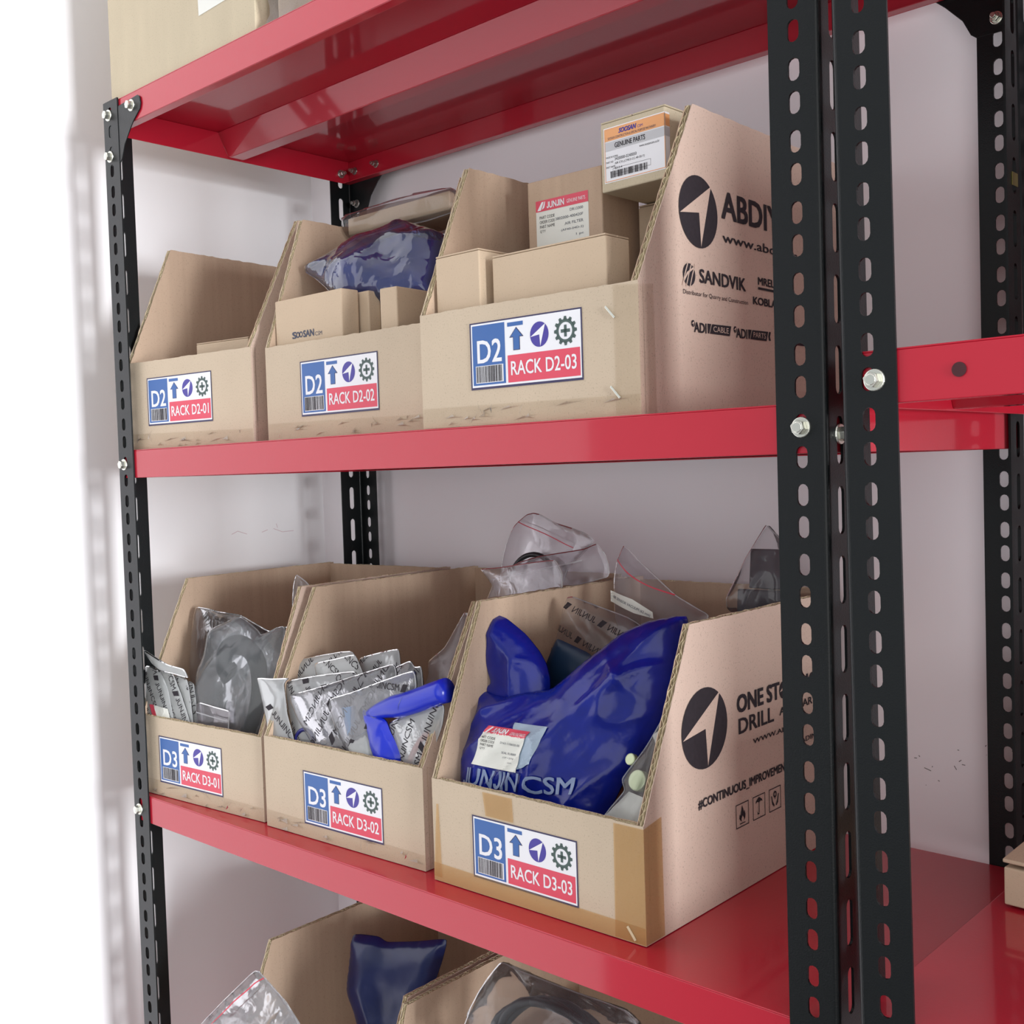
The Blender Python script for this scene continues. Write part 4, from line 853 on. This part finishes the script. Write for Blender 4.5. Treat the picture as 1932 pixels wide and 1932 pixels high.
p0, p1 = Vector(((sh.poly[0][0]+sh.poly[8][0])/2+.002, 0, (sh.poly[0][1]+sh.poly[8][1])/2)), Vector(((sh.poly[3][0]+sh.poly[5][0])/2, 0, (sh.poly[3][1]+sh.poly[5][1])/2))
P_ = [p0.lerp(p1, k/14)+Vector((0, 0, .0008*math.sin(k*.6))) for k in range(15)]; v, f = tube(P_, [.006+.0055*min(1, k/5) for k in range(15)], 20); link('roll_body', v, f, 'blueroll', t, smooth=True)
v, f = tube([P_[7]+Vector((.004*math.sin(q), -.0117*math.cos(q), .0117*math.sin(q))) for q in [6.28318*k/28 for k in range(28)]], .0003, 6, True); link('fold_edge', v, f, 'bluefilm', t)
t, sh = pouch('crumpled clear bag with reddish part behind the blue roll', 'p11', 'zipfilm', cat='bag', name='clear_bag', bulge=.006, rim=.02, crease=.004, cs=26, seed=44, stretch=2, sdir=1.0)
b = MB(); b.cyl((.02, .004, .035), (0, -1, .2), .010, .01, 20); b.build('red_part', 'redpart', t, bevel=.001)
t, sh = pouch('tall zip bag with red line rising behind the D3-02 bin', 'zb1', 'zipfilm', cat='bag', name='zip_bag', bulge=.006, rim=.03, crease=.0012, cs=12, seed=45, step=.005); sh.line('zip_seal', sh.ext('zip'), 'pinkfilm', t, .0005)
sh0 = sh
t, sh = pouch('second zip bag with pale seal in front of the tall one', 'zb2', 'zipfilm', cat='bag', name='zip_bag', bulge=.005, rim=.03, crease=.0015, cs=10, seed=46, step=.005); sh.line('zip_seal', sh.ext('zip'), 'edgefilm', t, .0008)
t, sh = pouch('zip bag sagging over the rear corner of the D3-02 bin', 'zb3', 'zipfilm', cat='bag', name='zip_bag', bulge=.004, rim=.02, crease=.002, cs=14, seed=47, stretch=2, step=.005)
sh = Sheet('ring'); t = thing('rubber_ring', 'black rubber ring showing inside the tall zip bag', 'ring', sh.loc, rot=sh.rot)
cx, cz = .003, -.027
v, f = tube([(cx+.036*math.cos(6.28318*q/40), .002, cz+.036*math.sin(6.28318*q/40)) for q in range(40)], .0030, 10, True); link('ring_body', v, f, 'rubber', t, smooth=True)
# --- RACK D3-03 bin
t, sh = pouch('twisted blue bag neck standing at the left inside the D3-03 bin', 'neck', 'bluebag', cat='bag', name='blue_bag', seam=None, bulge=.014, rim=.022, crease=.004, cs=16, seed=51, stretch=1.2, sdir=.3, step=.003,
    folds=(((.012, .062), (.040, .073), .005, .003), ((.012, .050), (.045, .046), .007, .004)))
t, sh = pouch('clear bag with black lettering behind the blue bags in the D3-03 bin', 'jbag', 'clear', cat='bag', name='clear_bag', bulge=.010, rim=.03, crease=.005, cs=18, seed=52, stretch=2, sdir=-.5, step=.004)
pattern(sh, t, 'JUNJIN', .0060, -.35, .024, .016, mirror=True, ph=.2)
pouch('dark teal zip bag between the blue bags in the D3-03 bin', 'teal', 'teal', cat='bag', name='zip_bag', seam=None, bulge=.003, crease=.001, seed=53)
t, sh = pouch('zip bag with red line and handwritten paper strip at the back of the D3-03 bin', 'paperzip', 'zipfilm', cat='bag', name='zip_bag', bulge=.006, rim=.03, crease=.0025, cs=14, seed=54, stretch=2, sdir=-.8, step=.004)
sh.line('zip_seal', sh.ext('zip'), 'pinkfilm', t, .0006)
g = G2(); q = sh.ext('paper'); g.poly(q, 'cream', 0); split_art(g, .004); g.map(lambda u, v, e: sh.pt(u, v, e+.0004), t, 'paper_strip')
g = G2(); a, b_ = Vector(q[0]), Vector(q[2]); dn = Vector(q[5])-Vector(q[0]); L = (b_-a).length; an = math.atan2(b_.y-a.y, b_.x-a.x)
g.text('AIR SENSOR VACUUM (62 mm)', .04*L, 0, .93*L, .0035, 'blueprint', 1); ca, sa = math.cos(an), math.sin(an)
g.items = [([(a.x+dn.x*.55+ca*x-sa*y, a.y+dn.y*.62+sa*x+ca*y) for x, y in v], f, m, l) for v, f, m, l in g.items]
g.map(lambda u, v, e: sh.pt(u, v, e+.0006), t, 'handwriting')
t, sh = pouch('clear bag with a dark square block at the right rear of the D3-03 bin', 'darkbag', 'clear', cat='bag', name='clear_bag', bulge=.012, rim=.02, crease=.004, cs=20, seed=55, stretch=2, sdir=1.2, step=.004, back=1.2)
q = sh.ext('box'); x0 = q[0][0]; x1 = q[1][0]; z1 = q[0][1]; z0 = q[3][1]
b = MB(); b.box(x0, x1, -.004, .030, z0, z1); b.build('dark_block', 'purplebox', t, bevel=.001); b = MB(); b.box(x0-.012, x1, -.004, .032, z0-.024, z0-.001); b.build('block_foot', 'purplebox', t, bevel=.002)
t, sh = pouch('big glossy blue bag with a red and cream sticker filling the RACK D3-03 bin', 'mainblue', 'bluebag', cat='bag', name='blue_bag', seam=None, bulge=.028, rim=.06, crease=.0080, cs=22, seed=56, stretch=2.6, sdir=.75, back=.5, step=.003,
    folds=(((.03, .165), (.075, .125), .007, .005), ((.105, .118), (.165, .165), .006, .004), ((.10, .055), (.175, .125), .008, .005), ((.115, .030), (.16, .078), .007, .004), ((.085, .02), (.13, .05), .005, .003), ((.02, .11), (.06, .16), .005, .006)))
def art_on(sh, parent, quad, build, name, mats_eps=.0006):
    """draw unit-square artwork into a quadrilateral (bl, br, tr, tl) on the sheet"""
    g = G2(); build(g); split_art(g, .06)
    bl, br, tr_, tl = [Vector(p) for p in quad]
    f = lambda u, v, e: (lambda p: sh.pt(p.x, p.y, e+mats_eps))((bl.lerp(br, u)).lerp(tl.lerp(tr_, u), v))
    return g.map(f, parent, name, eps=.0002)
q = sh.ext('label'); tl, tr_, r2, br, b2, bl = q
art_on(sh, t, (bl, br, tr_, tl), lambda g: (g.rect(0, 0, 1, .82, 'cream', 0), g.rect(0, .80, 1, 1, 'redink', 0), g.text('JUNJIN', .22, .84, .56, .96, 'white', 1, bold=.02), g.text('GENUINE PARTS', .62, .84, .97, .92, 'white', 1),
    g.poly([(.04, .82), (.10, .82), (.18, .98), (.13, .98)], 'white', 1), g.text('PART CODE', .06, .66, .36, .72, 'ink', 1), g.text('ORDER CODE', .06, .57, .36, .63, 'ink', 1), g.text('PART NAME', .06, .48, .36, .54, 'ink', 1), g.text("Q'TY", .06, .39, .18, .45, 'ink', 1),
    g.text('D163-1106020-00', .50, .60, .92, .65, 'blueprint', 1), g.text('SEAL RUBBER', .56, .38, .90, .43, 'blueprint', 1), g.text('(12T + D17.6)', .60, .27, .88, .32, 'blueprint', 1), g.text('2 pcs', .75, .17, .86, .21, 'blueprint', 1)), 'parts_label', .0018)
q = sh.ext('logo'); lg = G2(); lg.poly(q, 'palegrey', 0); split_art(lg, .003); lg.map(lambda u, v, e: sh.pt(u, v, e+.0008), t, 'printed_logo')
q = sh.ext('JUN'); art_on(sh, t, (q[0], q[3], q[2], q[1]), lambda g: g.text('JUNJIN', 0, 0, 1, 1, 'grey', 0, bold=.014, shear=.2), 'printed_lettering', .0016)
q = sh.ext('CSM'); art_on(sh, t, (q[0], q[3], q[2], q[1]), lambda g: g.text('CSM', 0, 0, 1, 1, 'grey', 0, bold=.014), 'printed_lettering', .0016)
t, sh = pouch('clear pouch of plated parts wedged at the right front of the D3-03 bin', 'rpouch', 'clear', cat='bag', name='clear_bag', bulge=.008, rim=.012, crease=.003, cs=24, seed=57, stretch=2, sdir=1, step=.003)
c, c2_ = sh.ext('disc'); b = MB(); b.cyl((c[0], .004, c[1]), (-.2, -1, .15), .0085, .008, 28); b.build('plated_disc', 'brass', t, bevel=.001)
b = MB(); b.cyl((c[0]-.010, .006, c[1]+.016), (-.2, -1, .15), .005, .006, 20); b.build('plated_nut', 'brass', t, bevel=.001)
g = G2(); g.poly(sh.ext('wh'), 'cream', 0); split_art(g, .004); g.map(lambda u, v, e: (u, .002, v), t, 'paper_tag')
g = G2(); g.poly(sh.ext('tag'), 'cream', 0); split_art(g, .004); g.map(lambda u, v, e: (u, .001, v), t, 'paper_tag')
# --- bottom row
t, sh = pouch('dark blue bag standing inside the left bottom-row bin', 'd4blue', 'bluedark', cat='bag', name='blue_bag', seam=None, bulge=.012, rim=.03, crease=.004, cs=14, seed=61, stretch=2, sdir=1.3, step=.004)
t, sh = pouch('shiny zip bag with red line leaning out of the left bottom-row bin', 'd4zip', 'clear', cat='bag', name='zip_bag', bulge=.007, rim=.015, crease=.004, cs=26, seed=62, stretch=2, sdir=.8, step=.004); sh.line('zip_seal', sh.ext('zip'), 'pinkfilm', t, .0007)
t, sh = pouch('bulging clear bag at the bottom edge, coiled black tubing inside', 'd4tube', 'clear', cat='bag', name='clear_bag', bulge=.022, rim=.04, crease=.007, cs=16, seed=63, stretch=1.6, sdir=-.6, step=.004, back=1)
tt = thing('tubing_coil', 'coil of black tubing inside the clear bag in the bottom row', 'tubing', sh.loc, rot=sh.rot)
pts = [(.000+.055*math.cos(q*.5)+.004*math.sin(q*1.3), .014+.008*math.sin(q*.9), .022+.040*math.sin(q*.5)) for q in range(44)]
v, f = tube(spline(pts, 3), .0042, 8); link('tube_body', v, f, 'rubber', tt, smooth=True)
# --- upper row
t, sh = pouch('blue bag in glossy clear wrap lying on the cartons of the D2-02 bin', 'bagblue', 'bluefilm', cat='bag', name='blue_bag', seam='edgefilm', bulge=.020, rim=.035, crease=.006, cs=20, seed=71, stretch=1.5, sdir=.5, step=.0035, back=1.2)
d0 = D['bagblue']; D['bagblue_in'] = dict(d0, uv=[((u-.0)*.90+.006, (v)*.84+.000) for u, v in d0['uv']])
sh2 = Sheet('bagblue_in', bulge=.013, rim=.035, crease=.003, cs=16, seed=72, back=1.2, step=.005)
i_ = sh2.mesh('blue_contents', 'bluebag', t, None); i_.location = (0, .002, .004)
t, sh = pouch('clear film bag wrapping the brown carton on top of the blue bag', 'bagbox', 'clear', cat='bag', name='clear_bag', bulge=.010, rim=.012, crease=.003, cs=24, seed=73, stretch=2.5, sdir=.25, step=.004, back=4.5)
q = sh.ext('box'); tb2 = thing('carton', 'flat brown carton inside the clear film bag above the blue bag', 'carton', sh.loc, rot=sh.rot, group='small cartons in the bins')
b = MB(); n = 4; b.slab(q, lambda u, v, w_: (u, w_-.004, v), .040); b.build('body', 'kraft_plain', tb2, bevel=.0012)
# parcel beside the big carton on the top shelf
t = thing('wrapped_parcel', 'film-wrapped parcel beside the big weathered carton on the top shelf', 'parcel', (.322, .012, ZO+ZTOP), R0(2))
b = MB(); b.box(0, .16, .004, .25, 0, .22); b.build('body', 'kraft_old', t, bevel=.004)
rn = random.Random(8); b = MB(); V = []; nx, nz = 26, 24
for j in range(nz):
    for i in range(nx): V.append((-.002+.166*i/(nx-1), -.003-.006*(1-abs(noise.noise((i*.35, j*.35, 2.))*2))**2, .225*j/(nz-1)))
b.add(V, [(j*nx+i, j*nx+i+1, (j+1)*nx+i+1, (j+1)*nx+i) for j in range(nz-1) for i in range(nx-1)]); b.build('film_wrap', 'zipfilm', t, smooth=True)
g = G2(); g.rect(.02, .028, .055, .040, 'silver', 0); g.text('WIN', .006, .030, .030, .055, 'blueprint', 1, bold=.03); g.map(lambda u, v, e: (u, .0035-e, v), t, 'printed_marks')
# carton on the second rack
c = carton('brown carton with a lifted lid flap at the right edge of the lower shelf', .9290, .2030, Z3+DZ2+.0015, .17, .11, .030, -4, mat='kraft_plain', group=None, flaps=None)
b = MB(); b.slab([(0, 0), (.17, 0), (.17, .11), (.004, .11)], lambda u, v, w_: (u-.001, v+.0, .0315+w_+v*.12), .003); b.build('flap', 'kraft_plain', c, bevel=.001)
BLOCKER_LABELS = ('unseen carton added to block window light, left one level with the upper bins', 'unseen carton added to block window light, right one level with the upper bins', 'unseen carton added to block window light, left one level with the lower bins', 'unseen carton added to block window light, right one level with the lower bins', 'left carton on the top shelf of the second rack', 'right carton on the top shelf of the second rack', 'unseen wide carton added to block window light, low on the second rack')
for k, (x, z, wd, hh) in enumerate(((.50, 0.0335, .18, .235), (.70, 0.0335, .18, .24), (.50, -.371, .18, .24), (.70, -.371, .18, .235), (.50, .4325, .17, .24), (.70, .4325, .18, .23), (.50, -.7706, .35, .24))):  # out-of-view cartons added on the second rack to hold back window light
    carton(BLOCKER_LABELS[k], X2+x, .006, z+DZ2+.0015+.0093*(x+.19)+.0006, wd, .33, hh, 0, group='unseen cartons added to block window light')
